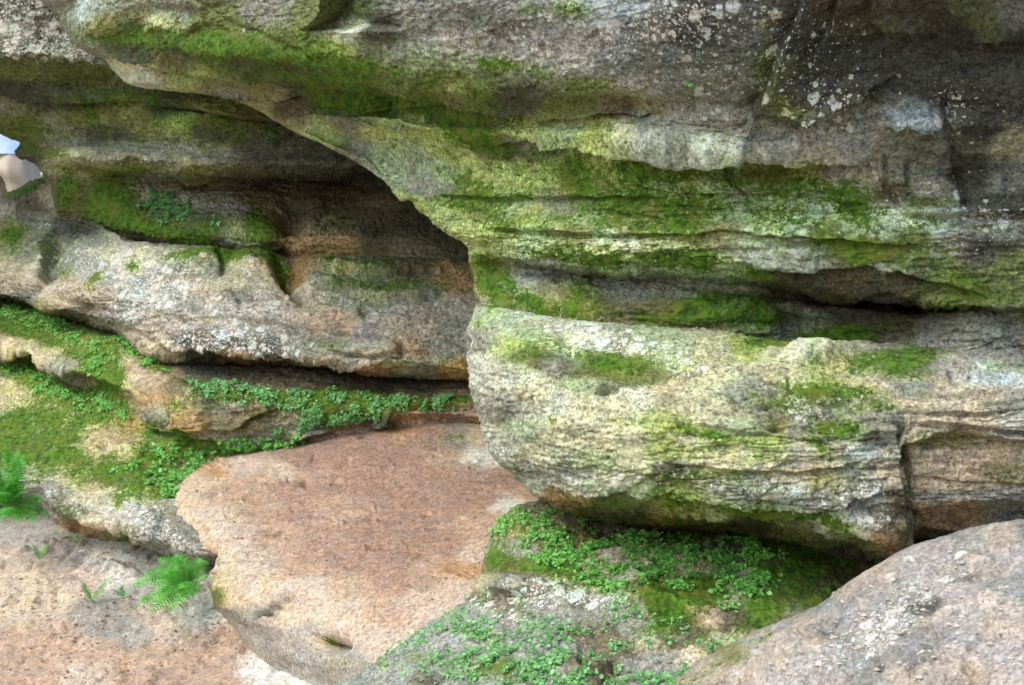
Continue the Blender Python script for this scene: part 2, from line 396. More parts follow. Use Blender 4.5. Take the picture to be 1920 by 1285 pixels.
A.ledge([(1150,350),(1300,362),(1450,360),(1550,372),(1700,390)], 2.5, 12, 12)
A.ledge([(1690,400),(1780,402),(1930,396),(2100,396)], 5, 18, 12)
A.ledge([(900,430),(1050,436),(1200,440),(1400,436),(1600,450),(1750,462)], 3, 15, 12)
A.ledge([(1380,500),(1500,500),(1600,492),(1700,505),(1800,540),(1860,560)], 4, 12, 16)
A.ledge([(1000,548),(1100,556),(1250,552),(1380,560)], 3, 12, 10)
A.plate([(1180,445),(1255,440),(1275,470),(1190,480)], 1.6, 6)
A.plate([(1385,455),(1480,460),(1530,478),(1530,500),(1420,500),(1390,480)], 2, 6)
# vertical breaks in the dark upper right face
A.ledge([(1300,262),(1392,240),(1440,170),(1455,110),(1490,55),(1508,-10),(1520,-80)][::-1], 3.6, 26, 34, 3)
A.ledge([(1490,130),(1525,95),(1560,40),(1580,-20),(1590,-80)][::-1], 2.6, 20, 24)
A.ledge([(1620,50),(1640,-10),(1650,-80)][::-1], 2.5, 12, 14)
A.ledge([(1625,30),(1700,46),(1760,56),(1850,62),(1960,60),(2100,62)], 7, 22, 24)
A.ledge([(1470,225),(1560,190),(1615,180),(1625,160),(1690,140)], 6, 14, 18)
A.crack([(1770,185),(1778,240),(1800,330),(1822,390)], 4, 9)
A.crack([(1658,285),(1664,345),(1690,395)], 3, 6)
A.crack([(1706,300),(1702,360)], 3, 6); A.crack([(1770,285),(1765,335)], 2, 7); A.crack([(1885,290),(1890,360)], 2, 7)
A.ledge([(1655,240),(1700,228),(1770,240)], 4, 18, 10)
A.plate([(1670,212),(1740,205),(1772,218),(1770,236),(1680,236)], 2.5, 7)
A.ledge([(1410,205),(1500,208),(1600,215),(1660,212)], 3, 12, 12)
A.ledge([(1700,282),(1800,285),(1950,280)], 3, 14, 12)
A.crack([(1312,286),(1340,312),(1358,325),(1385,352),(1400,368)], 2.5, 4)
# upper left nose of the overhang
A.ledge([(560,60),(600,40),(625,0),(640,-60)], 9, 20, 30)
A.ledge([(560,60),(620,58),(700,52),(760,50)], -5, 16, 20)
A.plate([(270,40),(330,28),(370,45),(350,60),(280,56)], 2.5, 8)
A.bump(190, 45, 45, 30, 4, 35); A.bump(440, 95, 170, 22, 2.5, 4); A.bump(120,20,40,40,-4,50)
A.bump(330, 40, 90, 22, -3, 10)
A.crack([(350,-5),(385,20),(430,45),(520,80),(580,100)], 1.5, 5)
A.bump(545, 200, 40, 16, -6, 40); A.bump(720,190,14,26,-5,-35); A.bump(1150,195,70,12,-4,5)
A.ledge([(560,200),(640,215),(720,210),(760,240)], 2.5, 10, 12)
A.crack([(745,205),(820,270),(880,330),(905,350)], 1.0, 5)
A.plate([(600,240),(760,225),(830,300),(880,345),(860,368),(760,355),(690,300)], -1.2, 12)
A.crack([(690,290),(710,320),(720,345)], 1.5, 4)
A.bump(600, 245, 60, 12, -3, 30)
# recess
A.plate([(960,515),(1090,520),(1130,560),(1110,600),(1010,585),(980,550)], 2.0, 8)
A.plate([(1180,560),(1420,560),(1455,590),(1440,625),(1200,625)], 2.5, 12)
A.plate([(1455,575),(1500,575),(1505,640),(1470,640)], -4, 6)
A.plate([(1700,595),(1880,592),(1900,660),(1720,660)], 3, 10)
A.ledge([(1500,555),(1650,556),(1750,566),(1830,578)], 5, 8, 12)
A.strat[:] = .35+.65*sstep(1000, 1200, A.px)*sstep(280, 400, A.py)+.3*sstep(350,420,A.py)
A.strat *= np.where((A.py > 20) & (A.py < 180) & (A.px < 1300), .7, 1)
sm = np.exp(-A.ell(760, 300, 120, 55, 25)**4)
A.strat *= 1-.85*sm; A.big *= 1-.5*sm
A.add(A.moss, [
 (300,72,120,12,3,.6),(430,92,110,12,8,.45),(640,115,120,12,10,.45),(560,140,160,10,5,.25),(660,175,110,22,10,.55),(720,200,110,16,3,.6),(620,200,40,14,30,.5),
 (850,225,60,22,25,.55),(900,265,70,18,20,.6),(960,220,60,14,0,.4),(960,125,60,14,5,.55),(1040,150,70,10,10,.35),(1000,20,25,20,0,.55),(1070,15,40,18,20,.8),(900,40,40,18,0,.3),
 (1075,330,40,20,35,.55),(1250,330,60,9,0,.6),(1200,325,60,8,5,.5),(1400,335,70,8,0,.35),(890,360,50,22,25,.6),(870,385,60,16,15,.6),(960,372,40,12,0,.4),
 (1300,375,35,22,15,.55),(1180,385,80,20,0,.5),(1210,430,70,26,5,.5),(1290,410,50,25,0,.35),(1050,420,80,20,0,.35),(980,440,90,22,10,.4),(1440,390,60,18,10,.35),
 (1600,385,40,22,25,.8),(1530,340,60,6,0,.5),(1560,355,70,10,0,.35),(1450,350,60,9,0,.3),(1310,490,40,22,15,.95),(1240,490,60,16,5,.6),(1130,490,70,20,8,.8),(1040,480,60,14,5,.5),
 (1420,520,40,12,0,.7),(1560,450,80,18,5,.35),(1680,470,90,26,8,.45),(1780,520,90,30,15,.5),(1600,480,60,12,0,.5),(1860,560,60,20,0,.45),(1500,420,90,12,0,.3),(1760,420,70,14,0,.35),
 (905,500,22,28,0,1.0),(930,530,28,40,-10,.9),(960,560,40,28,30,.95),(1010,580,40,18,20,.8),(1090,580,60,26,0,1.0),(1100,545,40,18,0,.6),(1230,600,60,20,0,.9),(1300,575,60,20,0,.9),(1400,590,60,28,0,1.1),(1350,560,90,10,0,.5),
 (1530,640,70,16,0,.8),(1600,625,70,18,5,.8),(1680,600,50,20,0,.4),(1750,610,60,10,0,.3),(1620,180,60,26,0,.25),(1480,210,40,14,0,.5),(1680,245,40,12,0,.5),(1460,310,30,22,0,.55),(1440,80,20,80,10,.35),(1560,100,60,60,0,.2),(1850,80,120,12,0,.35),(1660,40,30,24,0,.45),
 (1300,355,400,40,2,.12),(1000,300,400,120,5,.1),(700,110,500,70,6,.12)])
A.add(A.lich, [(1100,20,200,50,0,.45),(1280,30,120,50,0,.45),(1120,15,40,30,0,.5),(1300,160,60,50,0,.35),(900,110,300,60,0,.15),(1000,120,120,50,0,.25),(1450,130,160,60,0,.28),(1560,195,120,40,0,.45),(1780,200,30,30,0,.6),(1850,220,90,80,0,.3),
 (130,20,50,40,30,.45),(480,50,60,40,0,.3),(1250,230,120,30,0,.3),(1600,240,100,20,0,.3),(1850,440,90,60,0,.35),(1830,400,90,12,0,.5),(1250,380,300,60,0,.22),(1600,420,300,60,0,.22),(1700,330,200,60,0,.25),(1700,100,200,80,0,.14),(1200,100,300,100,0,.18),(1500,40,120,60,0,.3),(1650,630,60,20,0,.3),(1100,460,250,50,0,.15)])
COLA = [(95,15,'gr'),(60,0,'gr'),(150,25,'lb'),(125,60,'gr'),(190,45,'go'),(170,80,'gr'),(240,60,'dm'),(300,45,'cr'),(320,20,'gr'),(300,-60,'gr'),(400,30,'ol'),(430,70,'ol'),(350,85,'dm'),(250,100,'dg'),(330,112,'br'),(480,120,'dg'),(500,20,'gr'),(560,80,'ol'),(590,30,'ol'),(640,30,'dm'),(650,60,'wh'),
 (620,100,'yg'),(560,140,'dg'),(700,60,'dg'),(700,110,'gr'),(660,140,'ol'),(800,30,'gr'),(850,80,'pk'),(780,110,'gy'),(760,140,'gr'),(900,130,'gy'),(950,50,'gr'),(1000,90,'pk'),(1050,30,'gy'),(1130,20,'lb'),(1100,80,'pk'),(1150,120,'gr'),(1080,130,'pk'),(1200,60,'gr'),(1250,120,'gr'),(1300,60,'dg'),(1200,170,'pk'),(1100,165,'ol'),
 (900,165,'ol'),(800,165,'ol'),(850,150,'go'),(960,180,'dg'),(1150,185,'go'),(1200,200,'go'),(1160,205,'br'),(1050,215,'ol'),(700,195,'dm'),(650,170,'dm'),(560,175,'dg'),(480,175,'go'),(960,200,'dg'),(830,205,'dg'),(620,195,'dm'),
 (230,130,'cr'),(300,130,'go'),(350,145,'yg'),(260,145,'wh'),(400,160,'go'),(420,180,'gr'),(480,200,'go'),(540,215,'bd'),(520,230,'go'),(600,250,'yg'),(640,240,'gr'),
 (700,250,'yg'),(760,280,'pg'),(700,290,'pg'),(740,330,'pg'),(820,320,'pg'),(800,350,'gy'),(670,290,'gr'),(850,290,'yg'),(780,250,'yg'),(830,270,'yg'),(860,300,'yg'),(920,320,'yg'),(940,280,'dg'),(1010,285,'gr'),(1000,330,'yg'),(900,250,'ol'),
 (980,240,'yg'),(1060,240,'pg'),(1100,250,'yg'),(1180,235,'cr'),(1240,250,'gy'),(1300,230,'pk'),(1380,240,'pk'),(1350,265,'wh'),(1280,262,'gy'),(1400,225,'pk'),(1200,215,'gy'),
 (1100,300,'yg'),(1200,300,'yl'),(1270,310,'yl'),(1350,300,'yl'),(1430,310,'ol'),(1510,300,'yl'),(1160,330,'yg'),(1100,340,'go'),(1250,350,'pg'),(1350,350,'pg'),(1300,370,'pg'),(1400,375,'gy'),
 (1450,250,'gr'),(1530,255,'pk'),(1600,240,'gr'),(1540,230,'gr'),(1600,270,'pk'),(1700,225,'lb'),(1640,270,'pk'),(1600,305,'gy'),(1620,325,'pk'),(1680,260,'gr'),(1740,260,'gr'),
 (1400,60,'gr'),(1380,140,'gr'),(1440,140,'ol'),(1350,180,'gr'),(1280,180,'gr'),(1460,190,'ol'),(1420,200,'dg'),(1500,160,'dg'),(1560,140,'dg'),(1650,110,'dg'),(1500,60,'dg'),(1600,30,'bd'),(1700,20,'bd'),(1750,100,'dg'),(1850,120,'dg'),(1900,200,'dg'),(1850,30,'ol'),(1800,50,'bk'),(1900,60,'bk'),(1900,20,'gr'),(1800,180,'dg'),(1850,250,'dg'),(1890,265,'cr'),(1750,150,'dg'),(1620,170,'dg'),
 (1700,330,'gr'),(1740,350,'pk'),(1760,310,'gr'),(1790,320,'bk'),(1830,330,'dg'),(1880,340,'gr'),(1900,380,'dg'),(1680,360,'bd'),(1740,385,'ol'),(1850,385,'dg'),
 (760,385,'yg'),(850,400,'yg'),(900,400,'go'),(950,400,'pg'),(860,430,'yg'),(920,440,'yg'),(980,410,'yg'),(1000,440,'pg'),(1060,390,'gr'),(1100,410,'pg'),(1120,450,'wh'),(1130,470,'cr'),(1090,440,'go'),(1180,410,'go'),(1230,390,'go'),
 (1350,400,'pg'),(1450,410,'pg'),(1500,420,'lb'),(1600,420,'pg'),(1680,410,'wh'),(1640,430,'lb'),(1750,410,'lb'),(1850,410,'gr'),(1900,430,'gr'),(1350,430,'go'),(1450,475,'gy'),(1500,480,'gy'),(1420,440,'pg'),(1550,440,'ol'),(1620,460,'ol'),(1700,450,'ol'),(1780,460,'gr'),(1850,470,'dg'),(1900,500,'ol'),
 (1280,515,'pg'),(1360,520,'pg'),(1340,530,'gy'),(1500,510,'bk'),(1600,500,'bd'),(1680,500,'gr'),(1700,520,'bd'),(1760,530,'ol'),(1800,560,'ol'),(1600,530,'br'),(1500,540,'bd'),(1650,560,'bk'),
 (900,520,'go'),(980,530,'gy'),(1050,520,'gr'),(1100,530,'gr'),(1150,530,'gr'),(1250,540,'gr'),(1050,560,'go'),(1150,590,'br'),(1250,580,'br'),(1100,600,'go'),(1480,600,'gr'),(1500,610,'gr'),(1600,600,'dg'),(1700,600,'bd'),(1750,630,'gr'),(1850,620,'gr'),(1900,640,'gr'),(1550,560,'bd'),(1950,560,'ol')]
A.add(A.moss, [(1150,400,520,100,2,.28),(1100,300,450,90,5,.3),(700,150,500,70,6,.3),(400,60,350,60,8,.2),(1650,430,300,60,2,.22),(250,60,200,70,10,.25),(650,100,200,60,5,.15),(1650,560,300,60,0,.2),(1700,250,300,150,0,.1)])
A.moss = np.minimum(A.moss*1.05, 1.1)
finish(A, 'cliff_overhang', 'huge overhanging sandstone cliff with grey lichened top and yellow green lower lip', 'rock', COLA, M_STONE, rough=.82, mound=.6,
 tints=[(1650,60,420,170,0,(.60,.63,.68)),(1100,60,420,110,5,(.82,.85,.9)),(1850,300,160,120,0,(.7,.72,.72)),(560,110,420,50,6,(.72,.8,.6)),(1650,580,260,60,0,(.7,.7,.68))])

# ---- B: blunt nosed block under the recess
B = Patch([
 [(1000,590,6.0),(930,575,5.2),(1100,605,5.1),(1350,625,5.0),(1600,650,4.9),(2100,650,4.9),(3100,650,4.9)],
 [(960,580,6.0),(893,572,4.8),(940,578,4.55),(1000,590,4.45),(1150,608,4.3),(1300,618,4.22),(1480,640,4.2),(1600,650,4.18),(1800,665,4.12),(2100,660,4.1),(3100,660,4.1)],
 [(955,600,6.0),(882,598,4.75),(930,600,4.45),(1000,612,4.28),(1150,630,4.15),(1300,645,4.05),(1480,665,4.05),(1600,675,4.05),(1800,685,4.0),(2100,680,4.0),(3100,680,4.0)],
 [(950,625,6),(873,628,4.7),(930,640,4.3),(1000,650,4.15),(1150,665,4.05),(1350,690,3.95),(1600,700,3.97),(1800,710,3.92),(2100,710,3.92),(3100,710,3.92)],
 [(960,700,6),(882,700,4.65),(940,710,4.2),(1050,720,4.0),(1200,735,3.9),(1400,750,3.85),(1650,760,3.85),(2100,770,3.85),(3100,770,3.85)],
 [(980,800,6),(903,800,4.6),(960,805,4.2),(1060,810,3.95),(1200,820,3.85),(1400,830,3.8),(1680,840,3.82),(2100,830,3.85),(3100,830,3.85)],
 [(1000,860,6),(925,862,4.6),(970,870,4.25),(1060,880,4.0),(1200,890,3.85),(1400,900,3.8),(1680,910,3.83),(2100,900,3.87),(3100,900,3.87)],
 [(1030,900,6),(962,890,4.6),(1010,912,4.25),(1080,925,4.05),(1200,932,3.95),(1400,950,3.85),(1640,985,3.85),(2100,970,3.9),(3100,970,3.9)],
 [(1060,930,6),(1000,925,4.6),(1040,940,4.35),(1100,948,4.2),(1200,955,4.1),(1400,975,4.0),(1620,1010,3.92),(1690,1020,3.95),(2100,1010,4.0),(3100,1010,4.0)],
 [(1080,960,6),(1030,948,4.7),(1070,958,4.52),(1120,966,4.4),(1200,975,4.3),(1400,992,4.2),(1600,1035,4.1),(1700,1050,4.05),(2100,1040,4.0),(3100,1040,4.0)],
 [(1100,1000,6),(1060,985,4.85),(1110,995,4.7),(1200,1005,4.6),(1400,1025,4.5),(1620,1070,4.35),(2100,1080,4.3),(3100,1080,4.3)],
 [(1150,1100,6.2),(1100,1090,5.4),(1200,1100,5.3),(1400,1120,5.2),(1620,1150,5.1),(2100,1200,5),(3100,1200,5)],
], seed=200)
B.LA = 1.75
B.plate([(1700,838),(1735,828),(1765,812),(1800,806),(1850,818),(1930,832),(2200,830),(2200,1080),(1712,1080),(1716,1000),(1722,950),(1715,900),(1700,860)], -7, 5)
B.plate([(1690,790),(1712,800),(1720,860),(1735,900),(1724,960),(1726,1020),(1706,1020),(1700,900),(1694,850)], -3, 6)
B.ledge([(1690,785),(1800,798),(1880,808),(2000,815)], 3, 12, 8)
B.ledge([(1700,770),(1705,800),(1690,850)][::-1], -4, 14, 20)
B.ledge([(1715,905),(1800,912),(1930,925),(2100,930)], 1.6, 8, 8)
B.crack([(1760,840),(1800,848),(1830,855)], 1.5, 3)
B.crack([(1220,870),(1235,895),(1200,915),(1150,925)], 2, 5)
B.ledge([(1220,868),(1350,880),(1500,885),(1620,870)], 2.5, 12, 10)
B.ledge([(1000,905),(1100,920),(1200,925),(1300,935),(1420,950),(1540,955),(1600,940)], 3, 12, 14)
B.ledge([(1440,880),(1460,870),(1480,860)], 3, 10, 10)
B.ledge([(1550,960),(1600,935),(1660,920)], 3.5, 14, 14)
B.ledge([(1380,960),(1480,970),(1560,965)], 3, 8, 10)
B.ledge([(1000,930),(1100,935),(1220,950),(1400,965),(1560,1000),(1640,1030)], 4, 8, 14)
B.ledge([(1240,790),(1330,800),(1450,815),(1560,830)], 1.8, 10, 10)
B.ledge([(1100,640),(1300,690),(1420,700)], -2, 20, 20)
B.ledge([(1110,735),(1140,720),(1165,722)], 3, 8, 12); B.crack([(1105,740),(1100,765),(1110,780)], 2, 4); B.crack([(1170,725),(1180,755)], 1.2, 4)
B.ledge([(1470,640),(1560,650),(1660,655)], 2.5, 12, 8)
B.bump(1520, 668, 45, 16, 4, 0, True); B.bump(1600,700,60,18,-2.5); B.bump(1460,800,20,14,-3)
B.bump(1660, 700, 80, 30, 2.5, -10); B.crack([(1480,700),(1485,730),(1500,745)], 2.2, 6)
B.ledge([(1690,735),(1790,740),(1900,735)], 2, 10, 10)
B.crack([(1780,690),(1790,710),(1800,715)], 3, 7)
B.ledge([(1680,765),(1760,775),(1900,770)], 2, 9, 8)
B.bump(1640, 990, 60, 24, 3, 30)
B.plate([(1040,615),(1180,650),(1320,700),(1340,730),(1200,720),(1060,690)], -1.5, 16)
B.strat[:] = .35+.9*sstep(1150, 1400, B.px)
B.strat *= .75
B.strat *= 1-.6*sstep(1715, 1735, B.px)*sstep(830, 850, B.py)
B.big *= 1-.8*sstep(1715, 1735, B.px)*sstep(830, 850, B.py)
B.add(B.moss, [(920,578,16,12,0,.9),(898,610,14,12,0,.8),(1200,665,50,22,10,.45),(1150,680,80,18,10,.4),(1100,655,60,18,10,.4),(1300,665,40,12,0,.4),(1000,640,50,30,0,.35),(1430,645,70,14,5,.7),(1520,635,60,12,0,.8),(1470,620,40,14,0,.6),
 (1590,735,60,12,5,1.1),(1540,735,40,10,0,.6),(1730,675,50,18,-5,1.0),(1690,705,40,14,0,.8),(1650,680,70,16,0,.7),(1560,690,90,20,0,.4),(1570,800,45,18,0,1.05),(1530,835,30,14,30,.8),(1340,815,70,10,8,.8),(1290,800,50,8,8,.6),(1480,730,40,14,20,.45),
 (1540,760,90,12,0,.35),(1280,850,100,16,0,.35),(1330,890,70,12,5,.5),(1260,900,60,14,0,.4),(1450,960,90,12,8,.7),(1300,935,120,10,8,.6),(1200,945,100,10,6,.6),(1100,940,60,8,6,.5),(1570,985,50,16,25,.8),(1380,1000,120,14,5,.5),(1500,1020,90,12,8,.6),(1250,985,90,12,5,.6),(1130,975,60,12,5,.6),(1060,965,30,10,0,.7),
 (1032,788,7,12,0,1.0),(900,780,12,18,0,.3),(1860,685,30,10,0,.55),(1910,690,20,12,0,.5),(1870,755,40,8,0,.4),(1430,640,200,20,4,.2),(1400,900,260,60,4,.14),(1560,900,60,20,0,.3),(950,880,30,6,5,.4),(1640,760,50,10,0,.3),
 (1160,790,20,8,10,.5),(1420,750,40,10,15,.35),(1440,860,60,10,0,.35)])
B.add(B.lich, [(1080,620,80,14,22,.8),(1160,635,80,16,15,1.0),(1280,680,60,22,15,.9),(1330,695,40,14,5,.5),(1010,600,50,14,10,.7),(885,610,16,40,0,.6),(1520,666,50,12,0,1.0),(1490,735,22,30,-20,.8),(1510,770,40,20,15,.9),(1595,840,30,14,0,.8),(1620,915,60,20,0,.6),(1640,910,20,20,0,.5),
 (1470,910,60,26,0,.6),(1600,960,70,30,0,.7),(1640,990,30,20,0,.5),(960,750,90,120,0,.3),(1150,880,150,40,0,.3),(1880,690,80,40,0,.3),(1880,800,60,50,0,.5),(1300,900,200,50,0,.3),(1400,760,200,80,0,.15),(1750,720,150,50,0,.2),(905,860,20,60,0,.35)])
COLB = [(900,580,'pg'),(950,600,'pg'),(900,640,'gr'),(890,680,'wh'),(940,650,'yg'),(980,670,'ol'),(1000,620,'pg'),(1050,640,'wh'),(960,700,'wh'),(920,720,'wh'),(900,760,'pk'),(950,760,'gy'),(1000,740,'cr'),(1040,680,'gr'),(1100,690,'ol'),(1150,690,'ol'),(1200,700,'ol'),(1100,720,'pg'),(1050,760,'wh'),(1100,760,'cr'),(1060,800,'cr'),(980,810,'pg'),(930,830,'wh'),(1000,850,'cr'),
 (1120,800,'cr'),(1160,760,'cr'),(1200,740,'wh'),(1250,730,'tn'),(1330,720,'cr'),(1360,710,'cr'),(1300,760,'cr'),(1250,790,'yg'),(1180,830,'cr'),(1120,870,'pg'),(1050,890,'gy'),(980,890,'gy'),(1000,915,'wh'),(1100,905,'wh'),(1170,910,'wh'),(1200,870,'cr'),(1240,830,'yg'),(1300,830,'cr'),(1360,780,'cr'),(1400,740,'gy'),(1400,800,'pg'),(1440,770,'gr'),(1460,790,'go'),
 (1250,650,'pg'),(1350,660,'cr'),(1400,660,'yg'),(1450,670,'cr'),(1380,690,'pk'),(1520,668,'wh'),(1560,690,'tn'),(1620,690,'gy'),(1540,710,'yg'),(1600,720,'tn'),(1480,710,'cr'),(1470,740,'gr'),(1510,780,'gr'),(1440,830,'yg'),(1500,800,'gy'),(1560,770,'gr'),(1620,760,'pk'),(1640,780,'gy'),(1680,800,'gr'),(1640,820,'dg'),(1600,810,'pg'),
 (1500,860,'pk'),(1560,850,'pk'),(1540,870,'sd'),(1450,860,'cr'),(1400,860,'cr'),(1340,870,'cr'),(1480,890,'tn'),(1550,900,'tn'),(1600,880,'gy'),(1660,860,'pk'),(1620,850,'lb'),(1680,890,'sd'),(1600,930,'gr'),(1640,950,'gr'),(1670,960,'br'),(1690,930,'bd'),(1650,1000,'or_'),(1680,1010,'or_'),(1710,960,'bd'),(1700,1000,'bd'),(1710,880,'bd'),
 (1300,900,'gr'),(1400,910,'gy'),(1440,930,'gr'),(1350,935,'wh'),(1280,930,'yg'),(1250,890,'dg'),(1500,930,'gy'),(1540,950,'gr'),(1560,980,'wh'),(1600,980,'wh'),(1500,985,'ol'),(1400,965,'ol'),(1300,950,'go'),(1150,940,'ol'),(1080,935,'or_'),(1030,930,'or_'),(1120,950,'br'),(1200,965,'bd'),(1240,970,'or_'),(1300,980,'br'),(1400,995,'bd'),(1500,1010,'go'),(1600,1030,'bd'),(1560,1010,'ol'),(1620,1020,'ol'),
 (1700,660,'gr'),(1720,690,'gr'),(1800,690,'pk'),(1850,700,'lb'),(1900,670,'gr'),(1780,730,'sd'),(1850,740,'sd'),(1720,750,'sd'),(1720,730,'gy'),(1800,770,'sd'),(1880,760,'gr'),(1900,800,'gy'),(1750,790,'sd'),(1850,790,'sd'),
 (1760,825,'go'),(1820,830,'go'),(1780,870,'sd'),(1850,870,'sd'),(1900,860,'tn'),(1780,905,'tn'),(1850,920,'tn'),(1900,900,'go'),(1780,930,'tn'),(1850,950,'gr'),(1800,970,'gr'),(1900,960,'gr'),(1760,1000,'or_'),(1820,1000,'or_'),(1880,990,'gr'),(1740,880,'tn'),(1780,950,'gy')]
B.add(B.moss, [(1200,690,250,40,8,.22),(1500,700,200,60,5,.22),(1500,820,250,60,0,.2),(1300,930,300,40,5,.25),(1000,660,80,60,0,.25)])
B.moss = np.minimum(B.moss*1.05, 1.1)
finish(B, 'rock_block', 'cream blunt-nosed sandstone block jutting out below the overhang, flecked with pale lichen', 'rock', COLB, M_STONE, rough=.95, mound=.7, tints=[(1300,760,600,230,0,(.84,.82,.72)),(1830,900,140,110,0,(1.14,1.0,.98))])

# ---- C: the left ceiling layers and the mossy back wall of the hollow
Cc = Patch([
 [(-400,-250,8),(0,-250,7.4),(400,-250,6.8),(1000,-250,6.3)],
 [(-400,20,7.4),(0,20,7.0),(200,40,6.9),(600,60,6.6),(1000,60,6.4)],
 [(-400,90,7.4),(0,95,7.0),(180,112,6.9),(500,140,6.8),(1000,150,6.5)],
 [(-400,140,7.6),(0,150,7.25),(200,160,7.15),(500,190,6.8),(1000,200,6.6)],
 [(-250,190,8.6),(-150,195,8.0),(0,195,7.45),(200,205,7.2),(500,235,6.8),(1000,240,6.6)],
 [(-50,232,9),(-25,238,8.1),(15,246,7.9),(80,252,7.6),(300,270,7.2),(550,285,6.8),(1000,285,6.6)],
 [(70,275,9),(38,268,8.1),(60,274,7.95),(120,282,7.5),(250,295,7.2),(450,305,6.9),(650,306,6.65),(1000,300,6.5)],
 [(70,300,9),(33,284,8.15),(70,296,7.95),(120,303,7.6),(200,313,7.4),(400,324,7.1),(650,318,6.75),(1000,320,6.5)],
 [(95,335,9),(62,306,8.15),(90,318,8.05),(160,325,7.85),(250,333,7.75),(400,340,7.6),(650,332,7.5),(800,345,7.2),(1000,340,7.0)],
 [(125,370,9),(88,338,8.15),(130,355,7.95),(200,365,7.8),(300,375,7.65),(450,385,7.5),(650,385,7.4),(900,390,7.1),(1000,390,7.1)],
 [(150,420,9),(107,402,8.25),(160,412,8.0),(250,430,7.6),(400,440,7.3),(540,450,7.05),(700,450,6.95),(900,455,6.8),(1000,455,6.8)],
 [(170,500,9.4),(130,480,8.8),(200,500,8.3),(400,520,7.8),(600,530,7.3),(900,540,6.5),(1000,540,6.5)],
 [(100,700,9.6),(130,700,9.3),(200,720,9.0),(400,760,8.6),(600,780,8.4),(1000,800,8.2)],
], seed=300)
Cc.LA = 2.2
Cc.ledge([(0,175),(100,185),(200,192),(330,202),(430,215),(560,235)], 7, 14, 16)
Cc.ledge([(-20,180),(60,192),(140,185),(210,190),(290,188)], 5, 10, 12)
Cc.ledge([(0,112),(60,100),(130,112),(200,118),(240,150),(330,160),(420,175)], 4, 20, 16)
Cc.ledge([(100,290),(200,297),(320,305),(420,312)], 4, 8, 8)
Cc.ledge([(150,335),(300,338),(420,345),(560,330),(680,325)], 5, 8, 14)
Cc.bump(345,205,30,12,-9); Cc.bump(40,192,60,10,-5); Cc.bump(200,190,50,8,-5); Cc.bump(60,288,50,10,3); Cc.bump(520,270,12,8,-3)
Cc.crack([(290,220),(330,250),(345,280)], 1.5, 4); Cc.crack([(165,245),(175,278)], 1.5, 4)
Cc.crack([(30,20),(80,40),(75,75),(110,90)], 3, 7); Cc.bump(45, 30, 30, 12, 4, 20, True)
Cc.bump(540, 430, 24, 60, -9, 15)
Cc.bump(640, 390, 90, 30, -3); Cc.bump(420,410,80,40,3,10)
Cc.strat[:] = .5
Cc.add(Cc.moss, [(200,390,24,34,15,1.2),(180,360,14,30,0,.7),(225,375,40,40,20,1.0),(130,360,22,28,30,1.0),(160,400,20,22,0,.5),(280,430,60,20,15,1.0),(330,400,50,30,0,.7),(420,425,40,14,0,.8),(480,400,18,30,0,.6),(490,440,30,30,10,1.0),(540,430,22,20,0,.7),(380,450,60,16,5,.8),(400,390,20,20,0,.3),
 (60,240,60,10,12,.5),(30,262,40,14,20,.6),(90,285,60,8,10,.5),(300,320,200,8,0,.4),(100,140,120,20,0,.25),(300,220,160,30,8,.3),(480,240,120,30,12,.3),(240,185,100,10,0,.4),(260,260,200,30,5,.2),(640,395,60,30,0,.3),(350,350,60,12,0,.4),(150,215,40,20,0,.4)])
Cc.add(Cc.lich, [(80,70,100,50,10,1.0),(20,45,50,30,0,.8),(100,95,90,20,0,.6),(330,265,60,12,30,.6),(230,305,100,10,5,.7),(130,320,40,10,0,.6),(280,160,90,14,10,.4),(40,215,40,10,0,.4),(200,260,200,40,0,.15),(350,290,120,30,0,.2),(60,-20,100,60,0,.5)])
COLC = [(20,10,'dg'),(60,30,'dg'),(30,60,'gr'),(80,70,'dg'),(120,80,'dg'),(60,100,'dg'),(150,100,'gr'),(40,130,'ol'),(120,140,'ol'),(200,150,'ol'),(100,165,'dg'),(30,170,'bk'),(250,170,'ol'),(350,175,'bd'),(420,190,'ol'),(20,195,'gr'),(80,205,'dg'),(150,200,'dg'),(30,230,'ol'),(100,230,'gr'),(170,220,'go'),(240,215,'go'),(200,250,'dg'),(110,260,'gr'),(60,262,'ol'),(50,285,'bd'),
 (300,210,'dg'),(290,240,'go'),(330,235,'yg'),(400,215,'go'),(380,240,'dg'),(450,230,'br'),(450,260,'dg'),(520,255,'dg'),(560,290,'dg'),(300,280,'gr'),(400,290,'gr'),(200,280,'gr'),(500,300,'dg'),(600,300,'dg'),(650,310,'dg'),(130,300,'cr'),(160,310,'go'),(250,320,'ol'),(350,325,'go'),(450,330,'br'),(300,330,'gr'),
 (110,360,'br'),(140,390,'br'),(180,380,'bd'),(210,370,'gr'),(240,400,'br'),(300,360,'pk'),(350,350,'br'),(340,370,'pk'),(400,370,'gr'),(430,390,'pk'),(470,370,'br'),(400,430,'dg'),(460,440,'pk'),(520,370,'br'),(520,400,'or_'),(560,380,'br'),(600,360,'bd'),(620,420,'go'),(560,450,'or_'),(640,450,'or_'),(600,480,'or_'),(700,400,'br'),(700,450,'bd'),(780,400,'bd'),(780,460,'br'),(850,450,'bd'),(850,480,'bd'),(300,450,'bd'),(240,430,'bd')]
Cc.add(Cc.moss, [(250,200,300,90,5,.3),(110,350,30,50,0,.5),(640,470,60,20,0,.4),(760,500,80,30,0,.3)]); Cc.moss = np.minimum(Cc.moss*1.15, 1.25)
finish(Cc, 'cave_wall', 'dim mossy back wall and dark layered ceiling of the hollow behind the overhang', 'rock', COLC, M_CAVE, rough=1.1, tints=[(200,150,420,150,5,(.8,.85,.78))])

